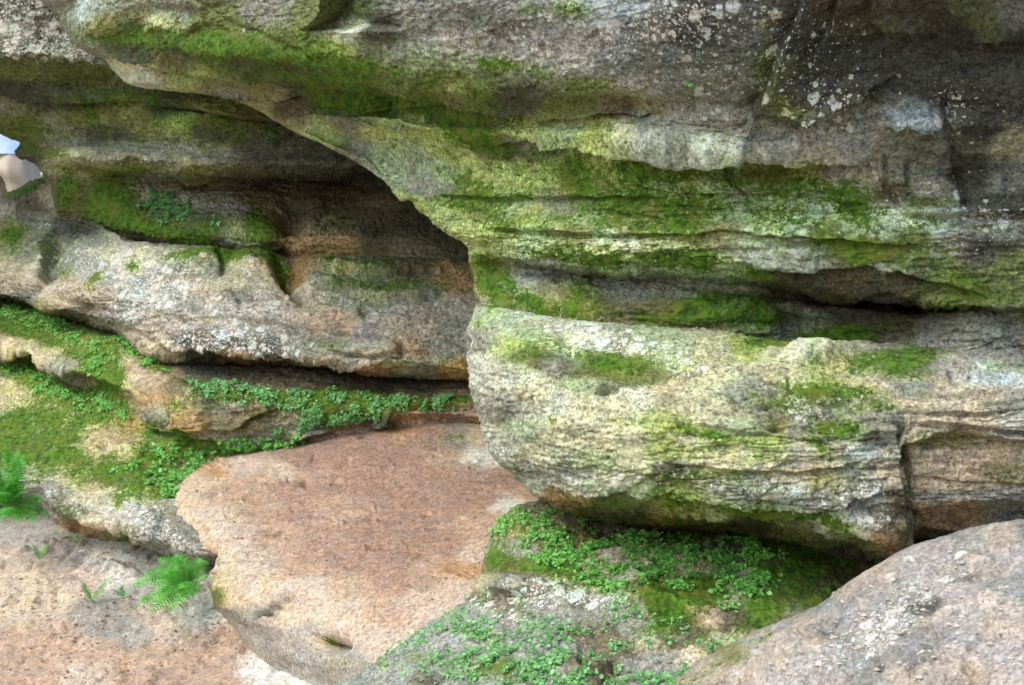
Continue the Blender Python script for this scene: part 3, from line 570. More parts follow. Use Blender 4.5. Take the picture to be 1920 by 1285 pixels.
# ---- D: rounded ledge in the hollow
D = Patch([
 [(-250,400,10),(0,395,9.9),(90,350,9.7),(240,440,8.4),(500,470,7.6),(950,480,7.2)],
 [(-250,385,9.4),(-60,372,9.3),(0,366,9.2),(40,350,9.1),(92,325,9.0),(104,350,8.7),(120,395,8.3),(180,415,8.0),(240,450,7.4),(350,463,7.1),(520,478,6.95),(700,485,6.85),(950,488,6.7)],
 [(-250,420,8.9),(0,415,8.6),(100,412,8.25),(170,435,7.9),(255,478,7.1),(400,492,6.85),(520,498,6.75),(700,508,6.55),(950,508,6.45)],
 [(-250,470,8.6),(0,460,8.3),(90,490,7.9),(160,490,7.6),(250,520,7.0),(400,540,6.65),(560,545,6.5),(700,560,6.35),(950,560,6.25)],
 [(-250,510,8.4),(0,515,8.1),(78,535,7.6),(160,545,7.2),(250,570,6.85),(400,600,6.5),(560,610,6.35),(700,625,6.2),(950,630,6.12)],
 [(-250,535,8.4),(0,552,8.1),(50,562,7.85),(95,575,7.45),(200,602,7.1),(290,648,6.75),(400,656,6.45),(560,664,6.3),(700,675,6.15),(950,700,6.05)],
 [(-250,545,8.5),(0,560,8.25),(60,571,8.0),(120,592,7.6),(200,618,7.25),(310,680,6.85),(430,676,6.6),(600,688,6.42),(720,706,6.28),(950,716,6.2)],
 [(-250,555,9.2),(0,566,9.0),(60,576,8.7),(120,600,8.2),(200,626,7.9),(320,692,7.2),(430,690,6.95),(600,702,6.8),(720,714,6.65),(950,724,6.55)],
 [(-250,575,10.4),(0,586,10.2),(60,596,10),(120,620,9.8),(200,646,9.6),(320,700,9.3),(430,700,9.2),(600,715,9),(720,725,9),(950,735,9)],
], seed=400)
D.LA = 1.8
D.ledge([(112,425),(96,470),(82,520),(76,560)], -9, 20, 30)       # nose edge standing in front of the far part
D.bump(92, 560, 30, 26, 4, 0); D.bump(160, 470, 50, 24, 4, 20); D.bump(150,575,40,10,-5,20); D.bump(250,630,50,10,-4,25)
D.ledge([(290,655),(400,662),(560,672),(640,690),(760,695)], 4, 14, 10)
D.ledge([(225,470),(235,520),(215,580)], 4, 16, 16)
D.crack([(414,472),(416,496),(410,512)], 5, 6); D.bump(430,482,20,10,-4)
D.bump(545, 505, 28, 24, -12, 10); D.crack([(522,480),(528,520),(550,548),(572,566)], 9, 8); D.ledge([(560,498),(640,500),(740,515)], 5, 12, 12)
D.bump(400,480,60,10,4); D.bump(480,492,40,14,4,0,True)
D.bump(600,520,60,18,3); D.crack([(430,530),(445,555),(452,585)], 2, 5)
D.bump(683,582,9,8,-5); D.ledge([(640,545),(740,560),(850,545)], 3, 10, 10); D.ledge([(600,505),(700,512),(800,505),(880,515)], 2.5, 10, 10)
D.crack([(738,632),(750,650),(748,664),(720,680)], 4, 6); D.ledge([(600,655),(700,668),(745,655),(750,635)], 4, 14, 8)
D.ledge([(360,590),(500,600),(620,625),(740,632)], 2, 16, 16)
D.ledge([(560,690),(640,690),(720,682),(760,660),(840,662)], 2, 8, 8)
D.bump(100,545,12,8,-2); D.strat[:] = .45
D.bump(50,440,70,40,3,20); D.ledge([(0,440),(60,430),(120,420)],2,10,10)
D.add(D.moss, [(60,350,50,10,-25,.9),(30,362,26,8,-20,.6),(200,430,40,12,20,.4),(130,400,20,14,0,.4),(20,450,40,22,-30,.6),(180,520,30,9,-40,.8),(120,515,14,10,-30,.5),(175,545,12,7,0,.5),(245,500,12,12,0,.7),(360,475,40,9,0,.8),(430,478,24,12,0,.9),(500,470,40,20,0,.7),(485,490,36,8,0,.7),(480,455,26,22,0,.9),
 (620,490,40,12,0,.5),(700,495,60,16,0,.45),(760,540,60,14,0,.4),(680,530,80,14,0,.35),(300,590,20,6,0,.4),(390,595,30,6,0,.35),(620,645,40,14,0,.5),(850,690,40,16,0,.45),(800,680,60,16,0,.3),(350,520,60,20,0,.2),(60,480,60,40,0,.25),(620,465,50,8,0,.5)])
D.add(D.lich, [(300,500,120,60,10,.35),(450,570,200,50,5,.25),(180,500,80,50,0,.3),(280,480,60,20,0,.7),(320,520,40,30,0,.5),(245,540,20,60,0,.8),(300,560,40,30,0,.5),(240,590,30,20,0,.6),(420,640,90,20,8,.6),(440,620,40,14,0,.6),(508,568,16,12,0,1.0),(460,505,16,14,0,.6),(90,430,40,50,0,.45),(160,490,60,30,0,.3),(80,520,20,20,0,.4),(500,650,120,20,5,.4),(560,620,80,30,0,.25),(400,570,30,20,0,.4),(360,650,60,20,0,.5)])
COLD = [(-60,400,'tn'),(0,400,'tn'),(60,380,'br'),(90,370,'tn'),(40,360,'br'),(20,440,'go'),(60,430,'gy'),(50,480,'gy'),(20,500,'tn'),(90,470,'gr'),(40,530,'sd'),(60,555,'gr'),(140,430,'dg'),(180,460,'gy'),(210,480,'pk'),(150,490,'gy'),(110,500,'gr'),(200,520,'gy'),(100,540,'sd'),(150,540,'sd'),(190,560,'sd'),(110,565,'tn'),(90,570,'go'),(130,585,'bd'),(220,590,'pk'),(240,540,'gy'),(260,490,'pk'),(250,560,'gy'),
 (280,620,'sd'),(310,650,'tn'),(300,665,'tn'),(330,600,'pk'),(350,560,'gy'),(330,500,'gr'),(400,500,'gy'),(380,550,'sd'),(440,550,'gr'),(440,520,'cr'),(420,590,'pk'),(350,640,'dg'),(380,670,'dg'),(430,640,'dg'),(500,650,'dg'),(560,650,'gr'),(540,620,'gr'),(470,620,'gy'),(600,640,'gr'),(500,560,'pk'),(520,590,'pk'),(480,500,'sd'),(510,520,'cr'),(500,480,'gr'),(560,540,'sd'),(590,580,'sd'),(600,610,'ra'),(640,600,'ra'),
 (600,520,'gy'),(640,520,'gr'),(560,490,'or_'),(640,490,'tn'),(700,495,'gr'),(720,530,'gr'),(780,500,'br'),(850,520,'or_'),(870,540,'or_'),(800,550,'gr'),(700,570,'gy'),(640,570,'gy'),(760,580,'pk'),(840,570,'pk'),(700,620,'pk'),(780,620,'sd'),(860,610,'gy'),(680,650,'pk'),(780,650,'ra'),(700,670,'sd'),(640,670,'gr'),(820,650,'gy'),(860,700,'or_'),(780,700,'gr'),(740,690,'go'),(600,680,'sd'),(450,675,'or_'),(520,680,'bd'),(690,700,'or_')]
D.add(D.moss, [(700,520,180,40,0,.25),(650,560,120,30,0,.2),(350,480,160,20,3,.4),(100,450,100,60,0,.25),(640,650,120,20,0,.2)])
D.moss = np.minimum(D.moss*1.3, 1.25)
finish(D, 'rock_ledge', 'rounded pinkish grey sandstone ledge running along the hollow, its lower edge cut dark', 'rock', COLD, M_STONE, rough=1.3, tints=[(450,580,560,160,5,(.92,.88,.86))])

# ---- E: stepped, moss covered apron below the ledge
E = Patch([
 [(-250,500,11),(0,510,10.6),(120,540,10.2),(200,560,10),(320,600,9.6),(600,620,9.2),(950,640,9)],
 [(-250,545,9.0),(0,558,8.8),(120,590,8.0),(200,622,7.5),(320,680,6.95),(600,690,6.65),(950,705,6.45)],
 [(-250,590,8.2),(0,598,8.0),(120,630,7.5),(200,655,7.12),(320,706,6.68),(450,714,6.52),(600,724,6.4),(750,735,6.28),(950,745,6.2)],
 [(-250,635,7.8),(0,648,7.6),(100,683,7.25),(180,712,7.0),(250,735,6.75),(320,735,6.52),(450,752,6.38),(600,768,6.3),(750,772,6.22),(950,785,6.15)],
 [(-250,650,7.9),(0,662,7.75),(100,698,7.4),(190,730,7.1),(255,760,6.8),(320,770,6.48),(450,775,6.4),(600,785,6.32),(750,790,6.28),(950,800,6.2)],
 [(-250,700,7.7),(0,705,7.55),(100,735,7.25),(200,765,7.0),(270,795,6.75),(340,795,6.48),(450,808,6.42),(600,800,6.4),(750,810,6.3),(950,830,6.2)],
 [(-250,780,7.4),(0,780,7.2),(100,800,7.0),(200,822,6.75),(285,842,6.55),(340,845,6.5),(450,850,6.5),(600,850,6.4),(950,860,6.2)],
 [(-250,860,6.95),(0,855,6.85),(100,880,6.55),(200,900,6.35),(280,920,6.15),(350,925,6.15),(450,930,6.2),(700,930,6.2),(950,930,6.1)],
 [(-250,905,6.7),(0,900,6.62),(62,905,6.5),(115,950,6.3),(180,980,6.1),(250,985,5.95),(300,1005,5.87),(380,1035,5.7),(480,1045,5.8),(700,1050,6.0),(950,1050,6.0)],
 [(-250,925,6.75),(0,918,6.7),(60,928,6.6),(110,974,6.45),(170,1004,6.3),(245,1010,6.2),(300,1036,6.08),(385,1062,5.9),(480,1080,6.0),(700,1090,6.2),(950,1100,6.2)],
 [(-250,965,7.3),(0,958,7.3),(60,968,7.2),(110,1010,7.1),(170,1040,7.0),(245,1060,6.9),(300,1080,6.8),(385,1110,6.6),(480,1130,6.6),(700,1140,6.8),(950,1150,6.8)],
], seed=500)
E.LA = 1.8
E.ledge([(-60,640),(0,655),(60,668),(110,692),(190,712),(240,735)], 9, 22, 20)
E.ledge([(250,765),(280,800),(330,812),(400,820),(470,838),(540,835),(600,815),(640,800)], 5, 12, 14)
E.plate([(245,715),(300,705),(380,735),(395,800),(330,800),(270,780)], 3, 8)
E.plate([(330,770),(378,772),(392,798),(330,800)], 3, 4)
E.ledge([(380,800),(440,805),(480,780),(540,765)], 4, 10, 8)
E.ledge([(480,850),(530,840),(590,815),(640,805)], 3, 10, 10)
E.bump(720,785,30,12,3,-30); E.ledge([(700,800),(740,770),(800,760),(900,765)], 3, 8, 8)
E.ledge([(60,850),(140,850),(200,840),(260,860),(300,880)], 2.5, 14, 14)
E.bump(250,840,60,18,3,-20); E.bump(235,1000,45,9,-8,12); E.bump(210,985,60,9,5,15)
E.crack([(150,950),(180,985),(240,990),(270,1010)], 4, 7); E.crack([(270,905),(262,935),(285,950),(300,985)], 2.5, 6)
E.ledge([(130,975),(175,985),(250,990),(285,1010)], 7, 16, 12); E.bump(150,990,12,12,-6)
E.ledge([(60,880),(90,930),(125,985)], 3, 14, 14); E.bump(285,985,22,26,4,30,True); E.bump(330,1015,30,20,3,30)
E.crack([(300,960),(310,1000),(330,1035)], 2.5, 6)
E.bump(420,800,60,16,3); E.bump(560,805,40,16,2)
E.strat[:] = .4
E.add(E.moss, [(60,600,80,26,20,.9),(20,590,60,24,0,.8),(140,640,50,22,35,.7),(190,660,40,22,40,1.1),(180,690,30,16,30,.8),(240,640,40,16,0,.7),(290,680,30,14,30,.9),(110,610,60,16,20,.6),(50,630,60,14,20,.5),(220,720,18,22,40,.6),
 (80,720,70,20,25,.8),(130,745,50,16,30,.8),(210,765,36,20,40,.8),(30,690,40,14,20,.6),(200,700,14,30,0,.4),(60,790,60,20,0,.5),(40,810,50,40,-30,.6),(110,830,50,24,-40,.6),(140,780,30,16,0,.4),(190,740,26,26,40,.5),(30,830,60,30,-20,.4),
 (180,870,40,16,0,.45),(230,890,30,16,0,.6),(270,880,40,22,-40,.7),(300,850,30,30,0,.6),(290,810,14,20,0,.8),(340,830,26,24,0,1.0),(380,840,50,16,15,.8),(450,850,50,14,0,.9),(520,835,50,16,-10,.9),(440,740,80,16,5,.5),(380,720,40,10,0,.5),(340,760,20,14,0,.4),(560,740,50,14,0,.6),(650,740,70,16,0,.7),(780,755,80,10,-3,.8),(860,750,30,8,0,.6),(600,770,50,14,0,.4),
 (700,770,40,10,0,.5),(620,790,40,16,0,.5),(870,820,26,8,0,.5),(225,945,10,14,0,.6),(130,965,20,14,30,.5),(300,920,16,20,0,.7),(320,900,16,16,0,.5),(480,790,60,16,-10,.3)])
E.add(E.lich, [(70,880,20,26,0,.9),(90,910,20,20,0,.6),(285,840,30,22,0,.7),(290,780,30,12,0,.5),(560,790,40,16,30,.8),(520,790,60,20,0,.4),(170,700,40,10,30,.5),(120,695,30,10,0,.4),(230,900,60,40,0,.3),(200,950,80,30,20,.4),(260,930,30,40,0,.5),(300,990,26,30,30,.9),(280,960,20,26,0,.7),(340,1025,30,16,30,.8),(210,665,20,8,0,.4),(130,940,40,30,20,.4),(360,1040,20,10,0,.7)])
COLE = [(0,600,'br'),(80,640,'br'),(60,660,'tn'),(140,680,'gr'),(100,650,'tn'),(200,690,'tn'),(230,700,'ra'),(20,680,'br'),(60,750,'tn'),(20,740,'tn'),(40,780,'gy'),(100,770,'tn'),(160,760,'br'),(160,800,'tn'),(200,810,'ra'),(230,830,'ra'),(260,800,'or_'),(240,850,'tn'),(190,850,'tn'),(120,850,'tn'),(60,850,'br'),(160,880,'tn'),(80,890,'gy'),(110,920,'gr'),(140,900,'sd'),(200,890,'br'),(250,890,'br'),(180,930,'sd'),(220,940,'pk'),(260,900,'gr'),(230,970,'pk'),(190,980,'tn'),(150,960,'gr'),(110,950,'gr'),(250,1000,'go'),(220,1000,'go'),(280,920,'pk'),(270,960,'gr'),(300,1000,'gr'),(330,1020,'gr'),(360,1040,'gr'),(150,1000,'or_'),
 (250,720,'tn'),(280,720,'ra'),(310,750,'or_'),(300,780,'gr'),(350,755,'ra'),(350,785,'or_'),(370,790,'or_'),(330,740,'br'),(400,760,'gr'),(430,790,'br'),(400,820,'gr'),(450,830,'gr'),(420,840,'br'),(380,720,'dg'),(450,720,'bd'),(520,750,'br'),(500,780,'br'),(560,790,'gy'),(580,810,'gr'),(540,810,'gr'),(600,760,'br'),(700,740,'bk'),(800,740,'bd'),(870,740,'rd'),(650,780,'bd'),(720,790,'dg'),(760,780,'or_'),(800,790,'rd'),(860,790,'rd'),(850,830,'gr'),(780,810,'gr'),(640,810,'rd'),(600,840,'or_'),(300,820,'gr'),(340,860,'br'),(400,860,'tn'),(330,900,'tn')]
E.add(E.moss, [(100,760,200,120,20,.32),(60,860,100,40,20,.3),(200,900,90,30,10,.3),(600,760,300,40,0,.25),(280,880,100,80,0,.2)]); E.moss = np.minimum(E.moss*1.4, 1.15); E.wb = (.90,1,.95)
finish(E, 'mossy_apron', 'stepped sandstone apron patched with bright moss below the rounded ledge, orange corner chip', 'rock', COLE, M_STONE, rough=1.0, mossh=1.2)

# ---- F: worn red slab
Fp = Patch([
 [(280,985,6.5),(318,900,6.6),(410,850,6.75),(560,812,6.8),(700,782,6.75),(850,768,6.65),(1000,776,6.6)],
 [(303,978,6.14),(333,915,6.2),(405,872,6.37),(560,834,6.42),(700,804,6.36),(850,790,6.26),(1000,805,6.15)],
 [(310,985,5.98),(345,952,6.0),(430,905,6.12),(560,865,6.2),(700,845,6.15),(850,840,6.05),(1050,850,5.9)],
 [(335,1012,5.85),(400,985,5.8),(500,955,5.85),(650,935,5.82),(850,920,5.72),(1080,920,5.6)],
 [(385,1045,5.72),(440,1042,5.6),(560,1030,5.5),(700,1020,5.35),(900,1020,5.2),(1100,1020,5.1)],
 [(396,1062,5.72),(470,1072,5.4),(560,1085,5.25),(700,1100,5.05),(900,1110,4.85),(1100,1120,4.8)],
 [(388,1095,5.66),(440,1115,5.4),(540,1150,5.12),(650,1190,4.87),(850,1230,4.6),(1100,1240,4.5)],
 [(418,1165,5.5),(470,1190,5.25),(560,1225,5.02),(660,1260,4.8),(820,1350,4.4),(1100,1380,4.3)],
 [(455,1215,5.42),(500,1248,5.22),(580,1285,5.02),(670,1330,4.8),(820,1450,4.5),(1100,1500,4.3)],
 [(470,1270,5.7),(510,1330,5.5),(590,1380,5.3),(680,1430,5.1),(820,1530,4.9),(1100,1600,4.7)],
], seed=600)
Fp.ledge([(355,1030),(380,1040),(400,1034)], 5, 14, 10); Fp.ledge([(340,1015),(375,1035),(398,1038),(405,1020)],4,14,12)
Fp.crack([(400,1040),(394,1060),(382,1080)], 2.5, 5)
Fp.crack([(470,1158),(500,1150),(530,1120),(550,1108)], 8, 8); Fp.ledge([(460,1155),(500,1158),(530,1135)], -5, 14, 14); Fp.bump(520,1125,24,10,3,-30)
Fp.bump(622,1205,24,15,-12); Fp.ledge([(590,1180),(610,1200),(650,1200)], 5, 12, 12); Fp.crack([(580,1190),(610,1220),(640,1225)], 3, 6)
Fp.bump(410,1100,24,30,3,20); Fp.bump(395,1110,8,16,-3); Fp.bump(450,1180,40,16,-2,30)
Fp.bump(575,908,8,8,-3.5); Fp.crack([(545,895),(547,905)],2,3); Fp.crack([(630,880),(645,870),(660,862)], 2.5, 4); Fp.crack([(560,875),(580,868),(590,850)], 2, 3)
rs = np.random.default_rng(5)
for i in range(300):                       # scrapes, crumbs and pits worn along the slope
    u = rs.random(); v = rs.random()
    x0 = 380+u*560; y0 = 860+v*225-(.10*u*100)
    L = 22+60*rs.random()**2; a = math.radians(rs.normal(-9, 8)); mx = L*.5
    pts = [(x0, y0), (x0+mx*math.cos(a), y0+mx*math.sin(a)+rs.normal(0, 2)), (x0+L*math.cos(a), y0+L*math.sin(a))]
    q = rs.random()
    if q < .55: Fp.ledge(pts, .45+.8*rs.random(), 4, 6, 1.6, raw=True)
    elif q < .75: Fp.crack(pts, .4+.7*rs.random(), 2.6, raw=True)
    else: Fp.bump(x0, y0, 3+4*rs.random(), 2+2*rs.random(), .5+.9*rs.random())
Fp.strat[:] = .12
Fp.big[:] = .8
Fp.add(Fp.moss, [(340,985,18,18,30,.6),(420,1110,14,30,10,.7),(412,1050,14,12,0,.6),(520,1140,30,8,-30,.7),(610,1160,26,14,-40,.4),(600,1200,14,12,40,.8),(640,1240,16,12,0,.6),(860,820,40,9,0,.6),(460,1150,20,14,0,.4),(500,1090,30,30,0,.18),(640,1110,30,20,-40,.25)])
Fp.add(Fp.lich, [(450,1210,40,20,40,.35),(620,1210,20,14,0,.6),(560,1240,50,30,40,.4)])
COLF = [(500,1270,'wh'),(545,1290,'wh'),(440,1150,'gr'),(410,1130,'go'),(590,1230,'gy'),(560,1180,'gy'),(500,1190,'gr'),(400,1120,'ol'),(320,975,'tn'),(350,930,'tn'),(390,900,'tn'),(400,885,'or_'),(450,880,'sd'),(430,930,'ra'),(480,900,'ra'),(560,860,'rd'),(520,880,'sd'),(620,850,'rd'),(700,830,'rd'),(760,810,'or_'),(800,820,'rd'),(850,830,'gr'),(900,850,'wh'),(900,830,'tn'),(830,850,'ra'),(740,860,'rd'),(650,900,'rd'),(560,920,'rd'),(480,950,'ra'),(420,970,'sd'),(560,970,'rd'),(640,960,'ra'),(720,940,'rd'),(800,900,'rd'),(870,900,'rd'),(950,900,'rd'),(900,940,'rd'),(800,960,'rd'),(700,990,'rd'),(620,1010,'rd'),(520,1000,'ra'),(450,1010,'sd'),
 (380,1030,'tn'),(420,1070,'tn'),(480,1060,'sd'),(560,1060,'ra'),(650,1050,'rd'),(740,1040,'rd'),(840,1020,'rd'),(900,1000,'ra'),(960,950,'wh'),(930,980,'ra'),(980,930,'ra'),(870,1070,'or_'),(900,1040,'sd'),(800,1080,'ra'),(860,1100,'sd'),(740,1090,'rd'),(660,1100,'ra'),(580,1110,'sd'),(500,1110,'sd'),(400,1100,'sd'),(440,1130,'tn'),(480,1150,'gy'),(560,1140,'sd'),(540,1170,'tn'),(640,1140,'sd'),(720,1150,'ra'),(800,1130,'sd'),(700,1200,'sd'),(640,1180,'sd'),(600,1200,'sd'),(560,1210,'gy'),(480,1210,'gy'),(520,1250,'gr'),(570,1265,'gy'),(620,1260,'gr'),(660,1240,'gy'),(640,1285,'gy'),(450,1190,'gr'),(430,1160,'gr')]
Fp.wb = (.98,1,.98); Fp.plates = .12; Fp.LA = 1.5
finish(Fp, 'sandstone_slab', 'bare smooth reddish brown sandstone slab sloping down through the middle', 'rock', COLF, M_SLAB, strata=1, rough=.42, var=.26)

# ---- I: mossy mound under the block
I = Patch([
 [(1060,930,5.6),(1100,940,5.4),(1300,950,5.3),(1700,1000,5.3),(3100,1000,5.3)],
 [(1012,936,4.9),(1050,945,4.78),(1100,960,4.68),(1150,975,4.6),(1300,992,4.48),(1500,1020,4.38),(1700,1060,4.3),(3100,1060,4.3)],
 [(945,965,4.8),(1000,972,4.62),(1100,1000,4.44),(1300,1028,4.3),(1500,1058,4.2),(1700,1090,4.15),(3100,1090,4.15)],
 [(905,1050,4.65),(960,1060,4.4),(1100,1068,4.25),(1300,1085,4.15),(1500,1110,4.05),(1700,1140,3.95),(3100,1140,3.95)],
 [(888,1105,4.55),(950,1110,4.28),(1100,1120,4.08),(1300,1140,3.97),(1500,1160,3.9),(1750,1200,3.8),(3100,1200,3.8)],
 [(800,1165,4.5),(900,1162,4.2),(1050,1172,4.0),(1300,1190,3.85),(1500,1210,3.8),(1750,1250,3.7),(3100,1250,3.7)],
 [(715,1225,4.42),(850,1212,4.1),(1050,1225,3.85),(1300,1250,3.7),(1700,1300,3.6),(3100,1300,3.6)],
 [(640,1285,4.35),(800,1290,3.95),(1050,1300,3.7),(1300,1320,3.55),(1700,1380,3.4),(3100,1380,3.4)],
 [(560,1380,4.2),(800,1400,3.8),(1050,1400,3.5),(1300,1420,3.4),(1700,1500,3.2),(3100,1500,3.2)],
 [(540,1480,4.1),(800,1530,3.6),(1050,1530,3.3),(1300,1550,3.2),(1700,1650,3.0),(3100,1650,3.0)],
], seed=700)
# left side wrapped back so that the mound has a flank
I.ledge([(915,1110),(960,1113),(1000,1115)], 5, 12, 10); I.bump(955,1095,40,18,3)
I.ledge([(1180,1140),(1280,1150),(1340,1165)], 5, 16, 10); I.bump(1200,1130,60,20,4)
I.crack([(1090,1200),(1085,1230),(1110,1260)], 3, 6); I.crack([(1155,1230),(1130,1275),(1115,1300)], 3, 6); I.ledge([(1085,1260),(1130,1250),(1160,1235)],3,12,12)
I.bump(1080,1020,60,20,-2,-20); I.bump(1280,1060,40,20,2); I.bump(1430,1090,60,30,3,-30); I.bump(1190,1090,30,14,3)
I.strat[:] = .35
I.add(I.moss, [(960,985,50,16,-10,.6),(1050,1010,80,22,5,.5),(930,1055,24,22,0,.8),(990,1060,40,16,10,.8),(1050,1070,30,16,20,.8),(1110,1085,40,14,20,.7),(1180,1010,80,14,5,.7),(1300,1010,90,12,5,.6),(1400,1000,80,14,5,.7),(1480,1030,90,20,0,.8),(1560,1050,60,18,10,.8),(1230,1120,50,26,0,1.0),(1290,1130,60,26,0,1.1),(1340,1090,40,30,0,.5),(1440,1130,40,34,-40,1.2),(1500,1100,50,22,-30,.9),(1540,1120,36,14,-35,1.0),
 (1480,1070,80,20,0,.6),(1230,1180,60,14,0,.5),(1250,1160,30,20,0,.7),(920,1190,30,16,0,.6),(870,1180,16,12,0,.5),(780,1230,30,14,20,.6),(715,1245,14,12,0,.8),(880,1250,60,24,0,.4),(960,1240,70,30,0,.4),(940,1270,40,20,0,.6),(1330,1230,40,20,-20,.6),(1320,1190,30,12,-20,.4),(970,1135,12,18,0,.7),(1110,1230,40,30,0,.25),(1400,1180,40,14,-20,.6),(900,1140,20,20,0,.3),(1200,1040,30,20,0,.3),(940,1020,20,16,0,.5),(1080,1290,60,16,0,.4)])
I.add(I.lich, [(1030,1090,50,14,10,.7),(1080,1105,70,14,0,.8),(1140,1110,40,18,0,.8),(1020,1120,60,14,0,.6),(980,1170,70,14,0,.5),(950,1130,50,26,0,.5),(1150,1130,30,16,0,.7),(750,1265,70,30,0,.25),(850,1240,80,30,0,.25),(1050,1200,150,50,0,.2),(900,1140,30,40,0,.4)])
COLI = [(700,1280,'gr'),(740,1250,'gr'),(800,1220,'gr'),(840,1180,'gr'),(790,1275,'br'),(1000,950,'br'),(1100,980,'br'),(980,995,'ra'),(950,1030,'gr'),(1000,1010,'br'),(1110,1030,'ra'),(1140,1035,'sd'),(1200,1040,'sd'),(1240,1035,'ra'),(1300,1060,'ra'),(1280,1080,'ra'),(1320,1040,'br'),(1230,1010,'br'),(1250,1000,'bd'),(1340,1010,'bd'),(1400,1020,'bd'),(940,1070,'br'),(960,1095,'gr'),(920,1100,'tn'),(1000,1100,'br'),(1050,1110,'gr'),(1100,1120,'br'),(1000,1140,'gr'),(1060,1150,'gr'),(1120,1140,'gr'),(1160,1120,'gy'),(900,1120,'br'),(945,1118,'br'),(1000,1170,'gr'),(1100,1180,'br'),(1050,1220,'gr'),(1150,1200,'br'),(1200,1180,'gr'),(1220,1200,'tn'),(1160,1215,'br'),(1100,1240,'br'),(1120,1255,'br'),(1200,1240,'gr'),(1250,1200,'br'),
 (880,1140,'gy'),(850,1160,'gy'),(800,1190,'gy'),(840,1190,'gy'),(760,1215,'gy'),(720,1250,'gy'),(700,1270,'gy'),(760,1270,'gy'),(800,1250,'gr'),(850,1230,'gr'),(860,1270,'gy'),(920,1220,'gy'),(980,1260,'gr'),(1040,1280,'gr'),(1300,1180,'br'),(1320,1160,'ra'),(1300,1220,'sd'),(1350,1260,'gr'),(1260,1270,'gr'),(1400,1130,'gr'),(1360,1100,'gr'),(1500,1060,'br'),(1600,1060,'br'),(1500,1100,'dg'),(1380,1160,'bd'),(1450,1050,'br'),(1350,1200,'sd'),(1300,1260,'sd')]
I.add(I.moss, [(1250,1080,350,90,5,.25)]); I.moss = np.minimum(I.moss*1.2, 1.25)
finish(I, 'mossy_mound', 'low sandstone mound thick with moss and small round leaves beneath the cream block', 'rock', COLI, M_STONE, rough=1.15, mossh=1.5)

# ---- J: bare slope in the near right corner
J = Patch([
 [(1150,1330,4.2),(1300,1290,4.2),(1420,1210,4.25),(1545,1145,4.3),(1650,1075,4.3),(1750,1030,4.3),(1920,990,4.3),(2250,950,4.3),(3100,950,4.3)],
 [(1130,1320,3.85),(1280,1255,3.8),(1400,1190,3.75),(1490,1150,3.72),(1545,1128,3.7),(1590,1095,3.67),(1650,1058,3.65),(1700,1030,3.62),(1750,1012,3.58),(1820,992,3.52),(1920,975,3.45),(2250,940,3.35),(3100,940,3.35)],
 [(1150,1350,3.5),(1300,1300,3.45),(1450,1240,3.38),(1600,1170,3.32),(1750,1105,3.24),(1920,1060,3.15),(2250,1020,3.05),(3100,1020,3.05)],
 [(1250,1420,3.2),(1400,1370,3.15),(1520,1320,3.1),(1650,1260,3.02),(1800,1205,2.95),(1950,1165,2.88),(2250,1130,2.8),(3100,1130,2.8)],
 [(1350,1520,2.95),(1600,1430,2.8),(1850,1350,2.7),(2250,1290,2.6),(3100,1290,2.6)],
 [(1500,1900,2.4),(1700,1850,2.3),(1900,1800,2.2),(2300,1750,2.1),(3100,1750,2.1)],
], seed=800, step=2.0)
J.LA = 2.0
J.ledge([(1590,1285),(1640,1250),(1690,1210),(1740,1180),(1790,1120)][::-1], 3, 22, 26, 4)
J.ledge([(1330,1285),(1420,1240),(1500,1200),(1560,1170)][::-1], 2.5, 16, 16)
J.bump(1740,1200,26,14,-2.5,-40); J.bump(1810,1060,22,8,-2,-35); J.bump(1845,1195,20,10,-2,-20); J.bump(1885,1070,24,10,-1.5,-30); J.bump(1730,1110,14,9,-2)
J.bump(1480,1230,50,30,3,-30); J.bump(1620,1130,60,26,2,-35); J.bump(1860,1130,50,26,2.5,-30); J.bump(1760,1250,60,24,2,-30)
J.ledge([(1920,1130),(1870,1160),(1850,1190)], 2.5, 12, 14); J.ledge([(1900,1040),(1860,1070),(1830,1110)], 1.8, 12, 14)
J.crack([(1830,1035),(1850,1022),(1870,1012)], 1.6, 4); J.crack([(1790,1290),(1830,1270),(1860,1230)], 2, 6)
rs = np.random.default_rng(9)
for i in range(90):
    x0 = 1350+rs.random()*580; y0 = 1285-rs.random()*(x0-1300)*.5
    L = 8+30*rs.random()**2; a = math.radians(rs.normal(-35, 16)); pts = [(x0, y0), (x0+L*math.cos(a), y0+L*math.sin(a))]
    (J.ledge(pts, .8+1.0*rs.random(), 5, 9, 2) if rs.random() < .7 else J.crack(pts, .6+.8*rs.random(), 3.5))
J.strat[:] = .1
J.add(J.moss, [(1380,1200,50,14,-20,.6),(1330,1250,60,20,-20,.5),(1440,1190,30,10,-30,.5),(1500,1150,24,8,-30,.6),(1270,1290,50,20,-20,.4)])
J.add(J.lich, [(1720,1120,110,40,-42,.3),(1850,1050,90,30,-30,.25),(1700,1130,70,26,-45,.5),(1640,1190,60,30,-45,.6),(1580,1220,50,20,-30,.5),(1560,1140,24,12,0,.5),(1390,1260,24,12,-30,.9),(1680,1170,30,18,-30,.6),(1500,1260,60,24,-30,.3),(1830,1030,60,16,-20,.25),(1860,1210,40,10,0,.3)])
